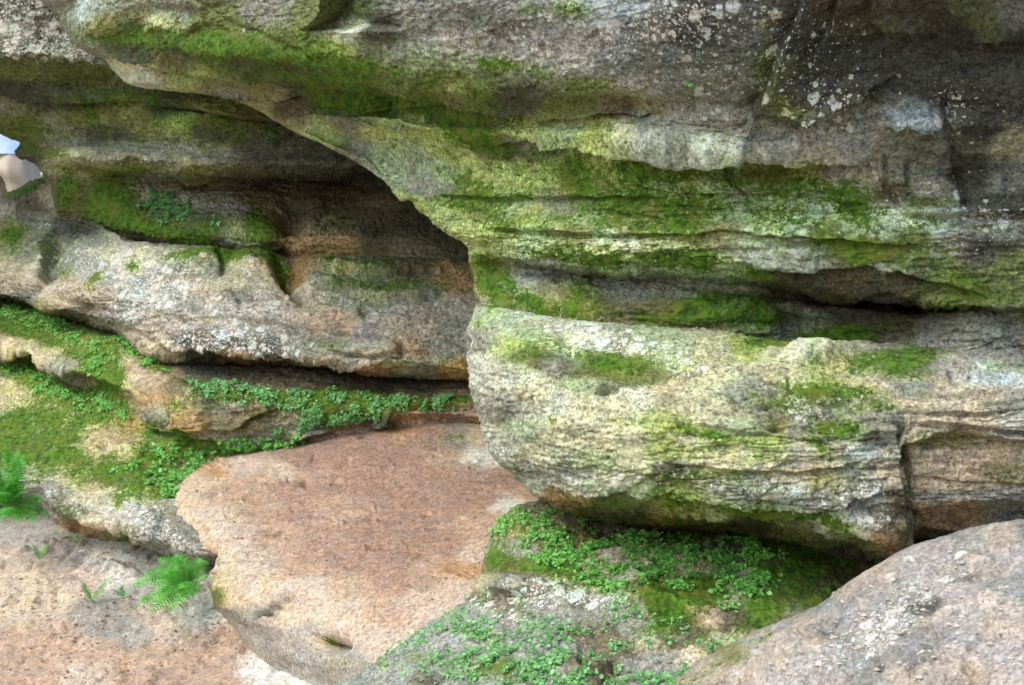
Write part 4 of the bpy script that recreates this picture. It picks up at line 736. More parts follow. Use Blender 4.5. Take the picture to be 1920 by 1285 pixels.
COLJ = [(1650,1075,'sd'),(1700,1060,'pk'),(1750,1030,'pk'),(1820,1010,'gy'),(1880,1000,'sd'),(1920,1000,'gy'),(1760,1080,'pk'),(1850,1060,'sd'),(1800,1100,'pk'),(1900,1100,'gy'),(1700,1110,'gy'),(1780,1070,'gy'),(1730,1130,'dg'),(1640,1110,'pk'),(1600,1110,'sd'),(1560,1140,'gy'),(1600,1160,'pk'),(1680,1150,'gy'),(1650,1190,'gy'),(1560,1190,'gy'),(1520,1170,'sd'),(1480,1180,'pk'),(1460,1200,'sd'),(1420,1210,'pk'),(1440,1240,'sd'),(1400,1260,'sd'),(1500,1210,'sd'),(1540,1240,'pk'),(1600,1230,'gy'),(1560,1270,'pk'),(1620,1270,'gr'),(1700,1240,'gr'),(1740,1200,'gr'),(1780,1170,'pk'),(1820,1150,'pk'),(1880,1160,'sd'),(1780,1220,'pk'),(1860,1230,'pk'),(1700,1280,'sd'),(1800,1270,'sd'),(1900,1260,'pk'),(1380,1220,'go'),(1350,1260,'sd'),(1480,1280,'pk'),(1900,1050,'pk'),(1760,1150,'sd'),(1680,1210,'pk')]
J.wb = (.76,.83,.86); J.plates = .45
finish(J, 'bare_rock_slope', 'bare pinkish grey sandstone slope filling the lower right corner, nearest to the viewer', 'rock', COLJ, M_SLAB, mound=.5, rough=.8, var=.42)
# ================================================================== ground
gp = [(0,975,6.75),(100,1000,6.5),(240,1030,6.25),(390,1080,5.75),(150,1150,5.75),(300,1180,5.5),(-300,1000,6.9),(-300,1285,5.4),(0,1285,5.35),(250,1285,5.2),(450,1250,5.25),(600,1300,4.9),(0,1120,5.95),(560,1400,4.7)]
gpts = [wpt(*g) for g in gp]+[(-3,3,0.02),(0,3,.0),(2,3,.0),(-6,4,.1),(0,0,0),(-4,0,0),(5,0,0),(-6,7,.7),(-3.2,10.5,1.62),(-6,11,1.6),(-1,9,1.2),(2,7,.5),(5,5,.3),(-10,3,.1),(-10,12,1.6),(0,14,1.6),(5,12,1.5),(-3.5,8.2,1.25),(-12,-6,0),(12,-6,0),(12,14,1.5)]
gpts = np.array(gpts)
def rbf_fit(p):
    d = np.hypot(p[:, None, 0]-p[None, :, 0], p[:, None, 1]-p[None, :, 1])
    n = len(p); K = np.zeros((n+1, n+1)); K[:n, :n] = d+np.eye(n)*-.02; K[:n, n] = 1; K[n, :n] = 1
    return np.linalg.solve(K, np.concatenate([p[:, 2], [0]]))
gw = rbf_fit(gpts)
def ground_z(x, y):
    x = np.asarray(x, float); y = np.asarray(y, float)
    z = np.full(x.shape, gw[-1])
    for (a, b, c), w in zip(gpts, gw[:-1]): z = z+w*np.hypot(x-a, y-b)
    r = np.hypot(x, y-4)
    far = np.where(y > 4, 1.3, 0.0)
    t = sstep(9, 16, r)
    return z*(1-t)+far*t
def axis_pts(lo, hi, fine, reach):
    a = list(np.arange(lo, hi, fine)); s = fine; v = hi
    while v < reach: a.append(v); s *= 1.12; v += s
    s = fine; v = lo
    b = []
    while v > -reach: s *= 1.12; v -= s; b.append(v)
    return np.array(b[::-1]+a)
def build_ground():
    gx = axis_pts(-2.4, -.4, .0085, 900); gy = axis_pts(4.5, 7.1, .0095, 900)
    X, Y = np.meshgrid(gx, gy); N, M = X.shape
    x = X.ravel(); y = Y.ravel(); z = ground_z(x, y)
    P = np.stack([x, y, z], -1)
    class G: pass
    p = Patch.__new__(Patch); p.wb = (.97,1,1.0); p.plates = .08; p.N, p.M = N, M; p.P = P; p.seed = 900
    d = np.maximum(y, .3); p.px = (960+x/d*FPX).astype(F32); p.py = (642.5-(z-CAMZ)/d*FPX).astype(F32)
    near = ((x > -3) & (x < .5) & (y > 4) & (y < 8))
    p.wx = p.px; p.wy = p.py; p.off = np.zeros(len(x)); p.moss = np.zeros(len(x)); p.lich = np.zeros(len(x)); p.strat = np.zeros(len(x)); p.big = np.ones(len(x))*.6
    p.nrm = p.normals(P)
    cols = [(-50,1000,'gy'),(20,985,'gy'),(60,1010,'gy'),(30,1050,'sd'),(100,1040,'sd'),(140,1040,'gy'),(200,1040,'wh'),(260,1060,'gy'),(310,1080,'gy'),(220,1080,'wh'),(160,1080,'sd'),(60,1100,'tn'),(20,1150,'tn'),(100,1130,'tn'),(180,1150,'gr'),(200,1170,'gr'),(260,1110,'gy'),(300,1150,'sd'),(360,1150,'wh'),(400,1160,'wh'),(330,1180,'sd'),(250,1190,'gy'),(420,1190,'ra'),(100,1200,'ra'),(20,1200,'ra'),(200,1220,'ra'),(300,1220,'ra'),(380,1220,'ra'),(60,1260,'ra'),(160,1270,'sd'),(260,1260,'ra'),(400,1260,'ra'),(480,1270,'wh'),(560,1290,'wh'),(440,1285,'ra'),(300,1300,'rd'),(0,1300,'ra'),(-200,1200,'ra'),(500,1600,'ra'),(-300,1700,'tn')]
    p.wx = p.px+6*fbm(x*5, y*5, z*5, 2, 1); p.wy = p.py+5*fbm(x*5, y*5, z*5, 2, 2)
    p.add(p.moss, [(130,1010,22,12,20,.5),(40,960,50,14,0,.5)]); p.moss *= near
    p.add(p.lich, [(160,1030,80,12,10,.5),(280,1090,60,20,20,.3)]); p.lich *= near
    p.off += near*(.035*np.exp(-p.ell(190,1150,70,20,-10)**2)+.02*np.exp(-p.ell(400,1170,70,20,-25)**2)-.03*np.exp(-p.ell(250,1055,40,8,20)**2))
    for i in range(380):
        x0 = -20+rs.random()*600; y0 = 1010+rs.random()*290; L = 8+46*rs.random()**2; a = math.radians(rs.normal(-8, 16) if y0 > 1150 else rs.normal(-25, 16)); pts = [(x0, y0), (x0+L*math.cos(a), y0+L*math.sin(a))]
        if rs.random() < .75: p.ledge(pts, 1.2+2.0*rs.random(), 5, 8, 1.5, raw=True)
        else: p.crack(pts, .8+1.2*rs.random(), 3)
    p.px = np.where(near, p.px, 100).astype(F32); p.py = np.where(near, p.py, 1230).astype(F32)
    global GP; GP = p
    return finish(p, 'ground', None, None, cols, M_GROUND, strata=0, rough=.5, mound=.6, var=.3, structure=True)
M_GROUND = stone_material('sandy_ground', bump=.6, grit=.8)
build_ground()

from mathutils import Vector
# ================================================================== plants
M_LEAF = leaf_material('small_round_leaf', (.08, .33, .03), (.28, .62, .16))
M_LEAFD = leaf_material('bluish_round_leaf', (.09, .31, .06), (.28, .58, .24))  # same round leaf in a slightly bluer green
M_FERN = leaf_material('fern_frond', (.05, .30, .02), (.18, .56, .09), scale=25)
M_STALK = plain_material('green_stalk', (.05, .09, .02), (.08, .13, .03))

def mesh_obj(name, V, Fc, mat, parent=None, smooth=True):
    me = bpy.data.meshes.new(name); me.from_pydata([tuple(map(float, v)) for v in V], [], Fc); me.update()
    if smooth: me.polygons.foreach_set('use_smooth', [True]*len(me.polygons))
    me.materials.append(mat)
    o = bpy.data.objects.new(name, me); COL.objects.link(o)
    if parent: o.parent = parent
    return o
def tag(o, label, cat, group=None, kind=None):
    o['label'] = label; o['category'] = cat
    if group: o['group'] = group
    if kind: o['kind'] = kind
    return o

def leaves(p, name, label, areas, n, size=.0055, mat=M_LEAF, seed=1):
    """a carpet of small rounded leaves, each a cupped little blade held just off the stone or moss"""
    r = np.random.default_rng(seed)
    x, y, z = p.P.T
    w = np.zeros(len(x))
    for L in areas:
        cx, cy, rx, ry = L[:4]; ang = L[4] if len(L) > 4 else 0; a = L[5] if len(L) > 5 else 1
        w = np.maximum(w, a*np.exp(-(p.ell(cx, cy, rx, ry, ang)**3)))
    w *= sstep(-.12, .3, fbm(x*13, y*13, z*13, 4, 55+seed, gain=.7))
    w[w < .04] = 0
    w /= w.sum()
    idx = r.choice(len(x), n, p=w)
    C = p.final[idx]; Nn = p.fnrm[idx]
    K = 7
    up = Nn*.75+np.array([0, -.35, .55])+r.normal(0, .38, (n, 3)); up /= np.linalg.norm(up, axis=1, keepdims=True)
    t = np.cross(up, r.normal(0, 1, (n, 3))); t /= np.linalg.norm(t, axis=1, keepdims=True); b = np.cross(up, t)
    sz = size*np.clip(r.lognormal(0, .42, n), .4, 2.2)
    C = C+Nn*(.003+.011*r.random(n))[:, None]+r.normal(0, .002, (n, 3))
    el = .75+.35*r.random(n)
    ang = np.arange(K)/K*2*math.pi
    rad = 1+.12*np.cos(ang*3)
    ring = C[:, None]+(t[:, None]*(np.cos(ang)*rad)[None, :, None]+b[:, None]*(np.sin(ang)*rad)[None, :, None]*el[:, None, None])*sz[:, None, None]+up[:, None]*(.28*sz)[:, None, None]
    V = np.concatenate([C[:, None], ring], 1).reshape(-1, 3)
    base = np.arange(n)*(K+1)
    k = np.arange(K)
    Fc = np.stack([np.repeat(base[:, None], K, 1), base[:, None]+1+k, base[:, None]+1+(k+1) % K], -1).reshape(-1, 3)
    me = bpy.data.meshes.new(name)
    me.vertices.add(len(V)); me.vertices.foreach_set('co', V.astype(F32).ravel())
    me.loops.add(Fc.size); me.loops.foreach_set('vertex_index', Fc.astype(np.int32).ravel())
    me.polygons.add(len(Fc)); me.polygons.foreach_set('loop_start', np.arange(len(Fc), dtype=np.int32)*3); me.update(calc_edges=True)
    me.materials.append(mat)
    o = bpy.data.objects.new(name, me); COL.objects.link(o)
    return tag(o, label, 'ground plants', kind='stuff')

leaves(I, 'round_leaf_carpet', 'carpet of small round green leaves across the mossy mound under the cream block',
       [(1010,985,80,22,-8),(1080,1020,90,20,8),(960,975,40,14,-10),(1040,1045,60,20,20),(1110,1080,40,16,20,.8),(1180,1010,100,12,5,.9),(1220,1030,90,8,5,.6),(1240,1045,60,14,0,.9),(1180,1070,70,12,10,.9),(1230,1090,60,20,10),(1290,1065,60,28,-10),(1370,1050,60,26,0),(1400,1090,50,40,0),(1420,1130,30,20,0,.8),(1440,1060,40,20,0,.7),(1330,1040,60,16,0,.9),
        (1160,1100,40,10,10,.5),(1380,1140,30,20,0,.6)], 9500, .0031, seed=1)
leaves(I, 'sparse_leaf_carpet', 'thinner scatter of pale green leaves along the foot of the mossy mound',
       [(900,1180,50,20,0,.8),(960,1250,160,40,0,.9),(1050,1270,120,30,0,.9),(860,1150,60,16,-35,.6),(760,1210,60,16,-25,.6),(1100,1190,160,30,0,.35),(1150,1160,120,40,0,.25),(1290,1250,50,30,-20,.6),(1340,1215,50,16,-20,.5),(1240,1280,60,20,0,.6),(1250,1170,60,14,0,.4),(1000,1160,120,20,0,.2)], 4600, .0031, M_LEAFD, seed=2)
leaves(E, 'leafy_ground_cover', 'band of small blue green leaves in the dark gap below the rounded ledge',
       [(430,735,70,14,5),(520,755,80,14,3,.9),(640,765,50,26,-10),(700,765,60,14,-5),(780,755,90,9,-3,.8),(600,740,60,9,5,.7),(870,765,30,5,0,.5),(570,790,60,14,-20,.5),(380,725,30,9,5,.6)], 7200, .0034, M_LEAFD, seed=3)
leaves(E, 'creeping_leaf_cover', 'bright creeping leaves trailing down the left side of the red brown slab',
       [(480,830,60,10,-5),(340,870,22,26,30),(320,905,14,26,10),(300,890,30,16,-30,.8),(370,865,30,10,-20,.8),(440,825,40,8,5,.5),(540,830,30,8,-20,.7),(240,880,30,12,0,.3),(320,850,24,14,0,.7)], 3000, .0046, M_LEAF, seed=4)
leaves(E, 'green_leaf_patch', 'dense small leaves on the far left steps below the rounded ledge',
       [(50,595,80,18,18,.9),(120,625,60,14,30,.6),(190,665,24,24,30,.8),(240,650,40,10,20,.9),(60,710,60,16,25),(120,740,50,12,30,.9),(200,760,40,14,35,.8),(180,690,30,12,30,.6),(280,685,30,8,20,.7)], 7000, .0034, M_LEAF, seed=5)
leaves(Cc, 'wall_leaf_tuft', 'round tuft of tiny blue green leaves hanging on the mossy back wall', [(315,385,44,26,10),(320,400,36,20,0),(290,380,20,14,0,.7),(410,425,14,6,0,.4),(420,420,20,5,0,.4)], 1300, .0050, M_LEAFD, seed=6)

def frond_mesh(base, tip, sag, width, bend=(0, 0, 0), npin=22, seed=0):
    r = random.Random(seed)
    b = Vector(base); t = Vector(tip); L = (t-b).length
    ctrl = (b+t)/2+Vector((0, 0, sag))+Vector(bend)
    V = []; Fc = []
    def cur(u): return b*(1-u)**2+ctrl*2*u*(1-u)+t*u*u
    def tan(u): return ((ctrl-b)*(1-u)+(t-ctrl)*u).normalized()
    # stalk
    ns = 16
    for i in range(ns+1):
        u = i/ns; c = cur(u); T = tan(u); S = T.cross(Vector((.1, -.7, .7))).normalized(); Nn = S.cross(T).normalized(); rr = .0013*(1-.75*u)
        for k in range(4):
            a = k*math.pi/2; V.append(c+S*math.cos(a)*rr+Nn*math.sin(a)*rr)
    for i in range(ns):
        for k in range(4): Fc.append((i*4+k, i*4+(k+1) % 4, i*4+4+(k+1) % 4, i*4+4+k))
    for i in range(npin):
        u = .12+.87*i/npin
        env = math.sin(math.pi*min(1, (u*.86+.16)))**.75*(1-.25*u)
        wl = width*env*(.9+.2*r.random())
        if wl < .002: continue
        for sgn in (-1, 1):
            c = cur(min(u+.004*sgn, 1)); T = tan(u)
            S = T.cross(Vector((.1, -.7, .7))).normalized()*sgn; Nn = (S.cross(T)*sgn).normalized()
            D = (S+T*(.35+.25*u)+Nn*(r.random()*.35-.25)).normalized()
            W = D.cross(Nn).normalized()
            pw = min(L*.87/npin*.95, wl*.45)
            m = 6; i0 = len(V)
            prof = []
            for j in range(m+1):
                v = j/m; tooth = 1.0 if j % 2 else .62
                hw = pw*.5*(1-v)**.55*(.55+.45*min(1, v*5+.3))*tooth if j < m else 0.0002
                droop = -Nn*wl*.28*v*v
                q = c+D*wl*v+droop
                V.append(q+W*hw); V.append(q-W*hw)
            for j in range(m):
                a = i0+2*j; Fc.append((a, a+1, a+3, a+2))
    return V, Fc
def fern(name, label, base, fronds, width, npin=20, group='ferns at the foot of the rocks'):
    e = bpy.data.objects.new(name, None); COL.objects.link(e); e.location = base; e.empty_display_size = .05
    tag(e, label, 'fern', group)
    for k, (tip, sag) in enumerate(fronds):
        loc = Vector(base)
        t = Vector(tip)-loc
        V, Fc = frond_mesh((0, 0, 0), t, sag, width*(.85+.3*random.random()), npin=npin, seed=k+len(label))
        mesh_obj('frond', V, Fc, M_FERN, e)
    return e
W = wpt
fern('fern', 'lush bright green fern at the left edge beside the mossy apron', W(18,955,6.32),
     [(W(12,822,6.2),.03),(W(48,850,6.25),.05),(W(60,900,6.15),.05),(W(-30,850,6.1),.05),(W(30,880,6.0),.06),(W(-50,905,6.0),.06),(W(-40,960,5.95),.07),(W(5,985,5.9),.07),(W(36,990,6.0),.06),(W(85,940,6.2),.05),(W(95,968,6.25),.04),(W(50,925,6.05),.06),(W(20,905,6.0),.07),(W(-10,880,6.1),.07),(W(35,840,6.3),.04),(W(0,930,5.9),.07),(W(70,985,6.1),.05),(W(25,860,6.1),.06)], .050, 20)
fern('fern', 'bright fern fanning left over the sand from under the slab edge', W(368,1098,5.58),
     [(W(232,1106,5.5),.07),(W(236,1152,5.35),.06),(W(268,1162,5.25),.05),(W(308,1165,5.2),.04),(W(292,1048,5.6),.05),(W(325,1040,5.65),.05),(W(255,1085,5.5),.08),(W(285,1130,5.3),.07),(W(380,1050,5.6),.05),(W(350,1060,5.5),.06),(W(335,1120,5.3),.06),(W(300,1090,5.4),.08),(W(360,1120,5.4),.04),(W(385,1085,5.5),.04),(W(320,1075,5.45),.08),(W(278,1110,5.4),.08)], .042, 20)
fern('fern', 'small pale fern seedling with two arching fronds on the sand', W(172,1128,5.75), [(W(148,1086,5.7),.02),(W(214,1082,5.7),.03),(W(160,1105,5.6),.02),(W(192,1110,5.6),.02)], .020, 12)
fern('fern', 'tiny fern alone on the bare sand near the left edge', W(74,1050,6.1), [(W(60,1018,6.05),.01),(W(88,1018,6.1),.01),(W(78,1030,6.0),.01)], .016, 10)
fern('fern', 'short fern tuft half hidden between the two bigger ferns', W(232,1120,5.6), [(W(205,1108,5.55),.02),(W(255,1100,5.5),.02),(W(225,1095,5.55),.02)], .014, 10)

def leaf_blade(c, nrm, d, L, Wd, V, Fc):
    c = Vector(c); nrm = Vector(nrm).normalized(); d = Vector(d).normalized(); s = d.cross(nrm).normalized()
    i0 = len(V); m = 6
    V.append(c)
    for j in range(1, m):
        v = j/m; hw = Wd*.5*math.sin(math.pi*v)**.7
        q = c+d*L*v-nrm*L*.2*v*v
        V.append(q+s*hw+nrm*hw*.25); V.append(q); V.append(q-s*hw+nrm*hw*.25)
    V.append(c+d*L-nrm*L*.2)
    last = len(V)-1
    Fc.append((i0, i0+1, i0+2)); Fc.append((i0, i0+2, i0+3))
    for j in range(m-2):
        a = i0+1+3*j; Fc.append((a, a+3, a+4, a+1)); Fc.append((a+1, a+4, a+5, a+2))
    a = i0+1+3*(m-2); Fc.append((a, last, a+1)); Fc.append((a+1, last, a+2))
def tube(pts, rads, V, Fc, K=6):
    pts = [Vector(p) for p in pts]; i0 = len(V)
    for i, p in enumerate(pts):
        T = (pts[min(i+1, len(pts)-1)]-pts[max(i-1, 0)]).normalized(); S = T.orthogonal().normalized(); B_ = T.cross(S)
        for k in range(K):
            a = k*2*math.pi/K; V.append(p+(S*math.cos(a)+B_*math.sin(a))*rads[i])
    for i in range(len(pts)-1):
        for k in range(K): Fc.append((i0+i*K+k, i0+i*K+(k+1) % K, i0+(i+1)*K+(k+1) % K, i0+(i+1)*K+k))
# seedling rooted on the upper cliff
def surf(p, px, py, lift=0):
    i = np.argmin((p.px-px)**2+(p.py-py)**2); return Vector(p.final[i])+Vector(p.fnrm[i])*lift
e = bpy.data.objects.new('seedling', None); COL.objects.link(e); b0 = surf(A, 1298, 196, -.002); e.location = b0
tag(e, 'tiny seedling with two bright green leaves on a thin stem on the grey upper cliff', 'seedling')
tp = surf(A, 1284, 152, .022)-b0
V = []; Fc = []; tube([(0,0,0), tp*.35+Vector((.006,-.008,0)), tp*.75+Vector((.006,-.01,0)), tp], [.0007]*4, V, Fc, 5); mesh_obj('stem', V, Fc, M_STALK, e)
for dd in ((1, -.5, -.5), (-1, -.4, .5)):
    V = []; Fc = []; leaf_blade(tp, (0, -1, .3), dd, .011, .010, V, Fc); mesh_obj('leaf', V, Fc, M_FERN, e)
# low broad leaved plant at the foot of the apron
e = bpy.data.objects.new('broadleaf_plant', None); COL.objects.link(e); e.location = W(135,1008,6.15)
tag(e, 'small broad leaved plant with a dark leaf at the left rock foot', 'plant')
for k, (a, b_) in enumerate([(110,1000),(120,1010),(128,1002),(142,1010),(150,1004),(146,1018),(136,1016)]):
    V = []; Fc = []; q = Vector(W(a, b_, 6.1))-e.location; tube([(0,0,-.01), q*.6+Vector((0,0,.01)), q], [.0008]*3, V, Fc, 5)
    leaf_blade(q, (0, -.7, .7), (q.x*4+.001, -.3, .1), .03 if k == 0 else .018, .026 if k == 0 else .013, V, Fc); mesh_obj('leaf_with_stalk', V, Fc, M_LEAF if k else M_LEAFD, e)

# dry twigs
M_TWIG = plain_material('dry_twig_bark', (.06,.045,.03), (.13,.10,.07), 60, bump=.5)
def twig(pts, r0, label, side=None):
    pts = [Vector(p) for p in pts]; b = pts[0]
    V = []; Fc = []; tube([p-b for p in pts], [r0*(1-.75*i/(len(pts)-1)) for i in range(len(pts))], V, Fc, 6)
    if side: tube([pts[side[0]]-b, (pts[side[0]]+Vector(side[1]))-b, (pts[side[0]]+Vector(side[1])*1.8+Vector((.004, 0, -.006)))-b], [r0*.6, r0*.4, r0*.15], V, Fc, 5)
    o = mesh_obj('twig', V, Fc, M_TWIG); o.location = b
    return tag(o, label, 'twig')
twig([surf(A, x_, y_, .003) for x_, y_ in ((1308,284),(1325,298),(1345,314),(1356,326),(1372,336),(1386,352),(1394,366))], .0045, 'dark dry rootlet running down across the yellow green band of the overhang', (3, (.004, -.004, .022)))
def gsurf(px_, py_, lift=0):
    i = np.argmin((GP.px-px_)**2+(GP.py-py_)**2); return Vector(GP.final[i])+Vector((0, 0, lift))

# pale pebbles on the near slope
M_PEB = plain_material('pale_pebble', (.42,.38,.30), (.58,.55,.48), 90, bump=.4)
def pebble(px, py, r, label, p=J):
    c = surf(p, px, py, r*.3); rr = np.random.default_rng(int(px))
    bm_v = []; Fc = []; n, m = 14, 10
    for i in range(m+1):
        th = math.pi*i/m
        for k in range(n):
            ph = 2*math.pi*k/n; v = Vector((math.sin(th)*math.cos(ph), math.sin(th)*math.sin(ph)*.8, math.cos(th)*.55))
            f = 1+.16*float(noise3(np.array([v.x*1.7+px]), np.array([v.y*1.7]), np.array([v.z*1.7]), 3)[0]); bm_v.append(v*r*f)
    for i in range(m):
        for k in range(n): Fc.append((i*n+k, i*n+(k+1) % n, (i+1)*n+(k+1) % n, (i+1)*n+k))
    o = mesh_obj('pebble', bm_v, Fc, M_PEB); o.location = c; o.rotation_euler = (.3, -.4, px*.1)
    tag(o, label, 'pebble', 'pale pebbles on the near slope')
pebble(1714, 1051, .012, 'cream pebble near the crest of the bare slope below the block')
pebble(1681, 1095, .009, 'small pale pebble lower down the bare slope, left of the cream one')
pebble(1590, 1141, .007, 'white pebble by the moss at the left brink of the bare slope')

# loose grit
def crumbs(p, name, label, areas, n, size, mat, seed):
    r = np.random.default_rng(seed); w = np.zeros(len(p.px))
    for L in areas: w = np.maximum(w, (L[5] if len(L) > 5 else 1)*np.exp(-(p.ell(*L[:5])**3)))
    w[w < .03] = 0; idx = r.choice(len(w), n, p=w/w.sum()); C = p.final[idx]+p.fnrm[idx]*.0006+r.normal(0, .0012, (n, 3))
    U = np.array([(1,0,0),(.3,.95,0),(-.8,.6,.1),(-.8,-.6,0),(.3,-.95,.1),(.2,.1,.8),(-.1,0,-.8)])
    Fc = np.array([(0,1,5),(1,2,5),(2,3,5),(3,4,5),(4,0,5),(1,0,6),(2,1,6),(3,2,6),(4,3,6),(0,4,6)])
    sz = size*np.clip(r.lognormal(0, .55, n), .4, 3.2); a = r.random(n)*6.28; ca, sa = np.cos(a), np.sin(a)
    V = U[None]*(1+r.normal(0, .18, (n, 7, 3))); V = np.stack([V[..., 0]*ca[:, None]-V[..., 1]*sa[:, None], V[..., 0]*sa[:, None]+V[..., 1]*ca[:, None], V[..., 2]*.7], -1)*sz[:, None, None]+C[:, None]
    F_ = (Fc[None]+np.arange(n)[:, None, None]*7).reshape(-1, 3)
    o = mesh_obj(name, V.reshape(-1, 3), F_.tolist(), mat, smooth=False)
    return tag(o, label, 'grit', kind='stuff')
M_GRIT = plain_material('sandstone_grit', (.16,.11,.08), (.42,.33,.25), 140)
crumbs(GP, 'sand_grit', 'loose grit and crumbs strewn over the sandy ground at lower left', [(200,1170,260,110,0,.5),(250,1060,120,20,20,1),(140,1020,60,14,20,.8),(230,1140,60,20,0,1),(400,1185,60,30,30,1)], 1500, .0032, M_GRIT, 3)
crumbs(Fp, 'slab_grit', 'fine reddish crumbs lying on the bare red brown slab', [(650,950,260,80,-8,.8),(850,880,120,50,0,.6),(860,1060,90,30,-40,1),(480,920,100,40,-10,.5)], 700, .0022, M_GRIT, 4)
crumbs(J, 'slope_grit', 'crumbs and flakes of stone on the bare slope at lower right', [(1700,1130,140,40,-42,1),(1600,1200,160,40,-30,.6),(1820,1200,160,90,-20,.35)], 900, .0026, M_PEB, 5)

# ================================================================== person beyond the hollow
def skin(name, joints, edges, mat, parent, levels=2):
    me = bpy.data.meshes.new(name); me.from_pydata([j[0] for j in joints], edges, []); me.update()
    o = bpy.data.objects.new(name, me); COL.objects.link(o); o.parent = parent
    md = o.modifiers.new('skin', 'SKIN'); md.use_smooth_shade = True
    for i, j in enumerate(joints):
        me.skin_vertices[0].data[i].radius = j[1]; me.skin_vertices[0].data[i].use_root = (i == 0)
    s = o.modifiers.new('sub', 'SUBSURF'); s.levels = levels; s.render_levels = levels
    me.materials.append(mat)
    return o
def fabric(name, ca, cb, folds=.3):
    return plain_material(name, ca, cb, 6, .85, folds, 30)
M_SKIN = plain_material('skin', (.42,.26,.19), (.48,.31,.23), 12, .55)
M_KHAKI = fabric('khaki_cloth', (.40,.35,.28), (.47,.42,.35), .5)
M_BLUE = fabric('pale_blue_cloth', (.36,.50,.72), (.44,.58,.80), .3)
M_HAIR = plain_material('brown_hair', (.05,.03,.02), (.08,.05,.03), 80, .6, .4)
M_SHOE = plain_material('dark_shoe', (.04,.035,.03), (.06,.05,.045), 30, .6)
PX_, PY_ = (20-960)/FPX*10.5, 10.5
pe = bpy.data.objects.new('person', None); COL.objects.link(pe); PZ = float(ground_z(np.array([PX_]), np.array([PY_]))[0]); pe.location = (PX_, PY_, PZ); pe.rotation_euler = (0, 0, math.radians(155))
tag(pe, 'person in pale blue shirt and khaki trousers behind the rocks at the left edge', 'person')
J_ = [((0,0,1.0),(.05,.04)),((0,.01,1.2),(.06,.05)),((0,.02,1.38),(.13,.08)),((0,.01,1.5),(.06,.06)),((0,-.01,1.6),(.062,.075)),((0,-.02,1.69),(.078,.095)),((0,-.02,1.755),(.05,.06)),
      ((-.10,0,.88),(.06,.06)),((-.13,-.04,.5),(.052,.052)),((-.14,.06,.1),(.042,.045)),((-.15,-.06,.04),(.04,.03)),((-.155,-.15,.03),(.035,.025)),
      ((.10,0,.88),(.06,.06)),((.14,.02,.5),(.052,.052)),((.17,.1,.1),(.042,.045)),((.18,0,.04),(.04,.03)),((.185,-.08,.03),(.035,.025)),
      ((-.19,.01,1.41),(.055,.055)),((-.24,.0,1.15),(.042,.042)),((-.17,-.22,1.10),(.028,.025)),((-.15,-.28,1.08),(.035,.018)),
      ((.19,.01,1.41),(.055,.055)),((.24,.0,1.15),(.042,.042)),((.17,-.22,1.10),(.028,.025)),((.15,-.28,1.08),(.035,.018))]
E_ = [(0,1),(1,2),(2,3),(3,4),(4,5),(5,6),(0,7),(7,8),(8,9),(9,10),(10,11),(0,12),(12,13),(13,14),(14,15),(15,16),(2,17),(17,18),(18,19),(19,20),(2,21),(21,22),(22,23),(23,24)]
for s_, w0 in ((-1, 20), (1, 24)):                       # five fingers on each hand
    hx, hy, hz = J_[w0][0]
    for k, (fy, ln) in enumerate(((-.028,.055),(-.012,.07),(.004,.075),(.02,.06))):
        i = len(J_); J_.append(((hx, hy+fy, hz-.035), (.009,.009))); J_.append(((hx-s_*.008, hy+fy-.004, hz-.035-ln), (.0075,.0075))); E_ += [(w0, i), (i, i+1)]
    i = len(J_); J_.append(((hx-s_*.01, hy-.045, hz+.0), (.010,.010))); J_.append(((hx-s_*.018, hy-.06, hz-.045), (.008,.008))); E_ += [(w0, i), (i, i+1)]
body = skin('body', J_, E_, M_SKIN, pe)
def loft(V, Fc, rings, K=40, fold=.0, seed=0, skew=1.0):
    """rings: (x, y, z, rx, ry); round section with cloth folds pressed into it"""
    rings = np.array(rings, float); n = 60
    k = np.concatenate([[0], np.cumsum(np.linalg.norm(np.diff(rings[:, :3], axis=0), axis=1))])
    R = pchip(k, rings, np.linspace(0, k[-1], n)); i0 = len(V)
    a = np.linspace(0, 2*math.pi, K, endpoint=False)
    A_, Z_ = np.meshgrid(a, np.arange(n)); r_ = R[Z_.ravel()]; aa = A_.ravel()
    zz = r_[:, 2]; f = noise3(np.cos(aa)*2.2+seed, np.sin(aa)*2.2, zz*7+np.cos(aa)*2.5*skew, seed); f2 = 1-2*np.abs(noise3(np.cos(aa)*1.5+seed, np.sin(aa)*1.5, zz*10-np.sin(aa+.6)*3*skew, seed+3))
    d = fold*(.7*f+.6*f2)
    P = np.stack([r_[:, 0]+np.cos(aa)*(r_[:, 3]+d), r_[:, 1]+np.sin(aa)*(r_[:, 4]+d), zz], -1)
    V += [tuple(p) for p in P]
    for i in range(n-1):
        for q in range(K): Fc.append((i0+i*K+q, i0+i*K+(q+1) % K, i0+(i+1)*K+(q+1) % K, i0+(i+1)*K+q))
V = []; Fc = []
for sx, kn, an in ((-1, (-.13,-.05), (-.14,.06)), (1, (.15,.03), (.18,.1))):
    loft(V, Fc, [(sx*.07,0,1.05,.105,.125),(sx*.078,.01,.97,.105,.14),(sx*.092,.02,.9,.098,.145),(sx*.11,.01,.8,.088,.11),(kn[0],kn[1],.5,.078,.085),(an[0],an[1],.1,.07,.085)], fold=.022, seed=11+sx)
mesh_obj('trousers', V, Fc, M_KHAKI, pe)
V = []; Fc = []
loft(V, Fc, [(0,0,1.0,.212,.175),(0,0,1.1,.19,.155),(0,.01,1.25,.19,.145),(0,.02,1.38,.2,.135),(0,.015,1.45,.15,.10),(0,.01,1.49,.075,.075)], fold=.012, seed=21)
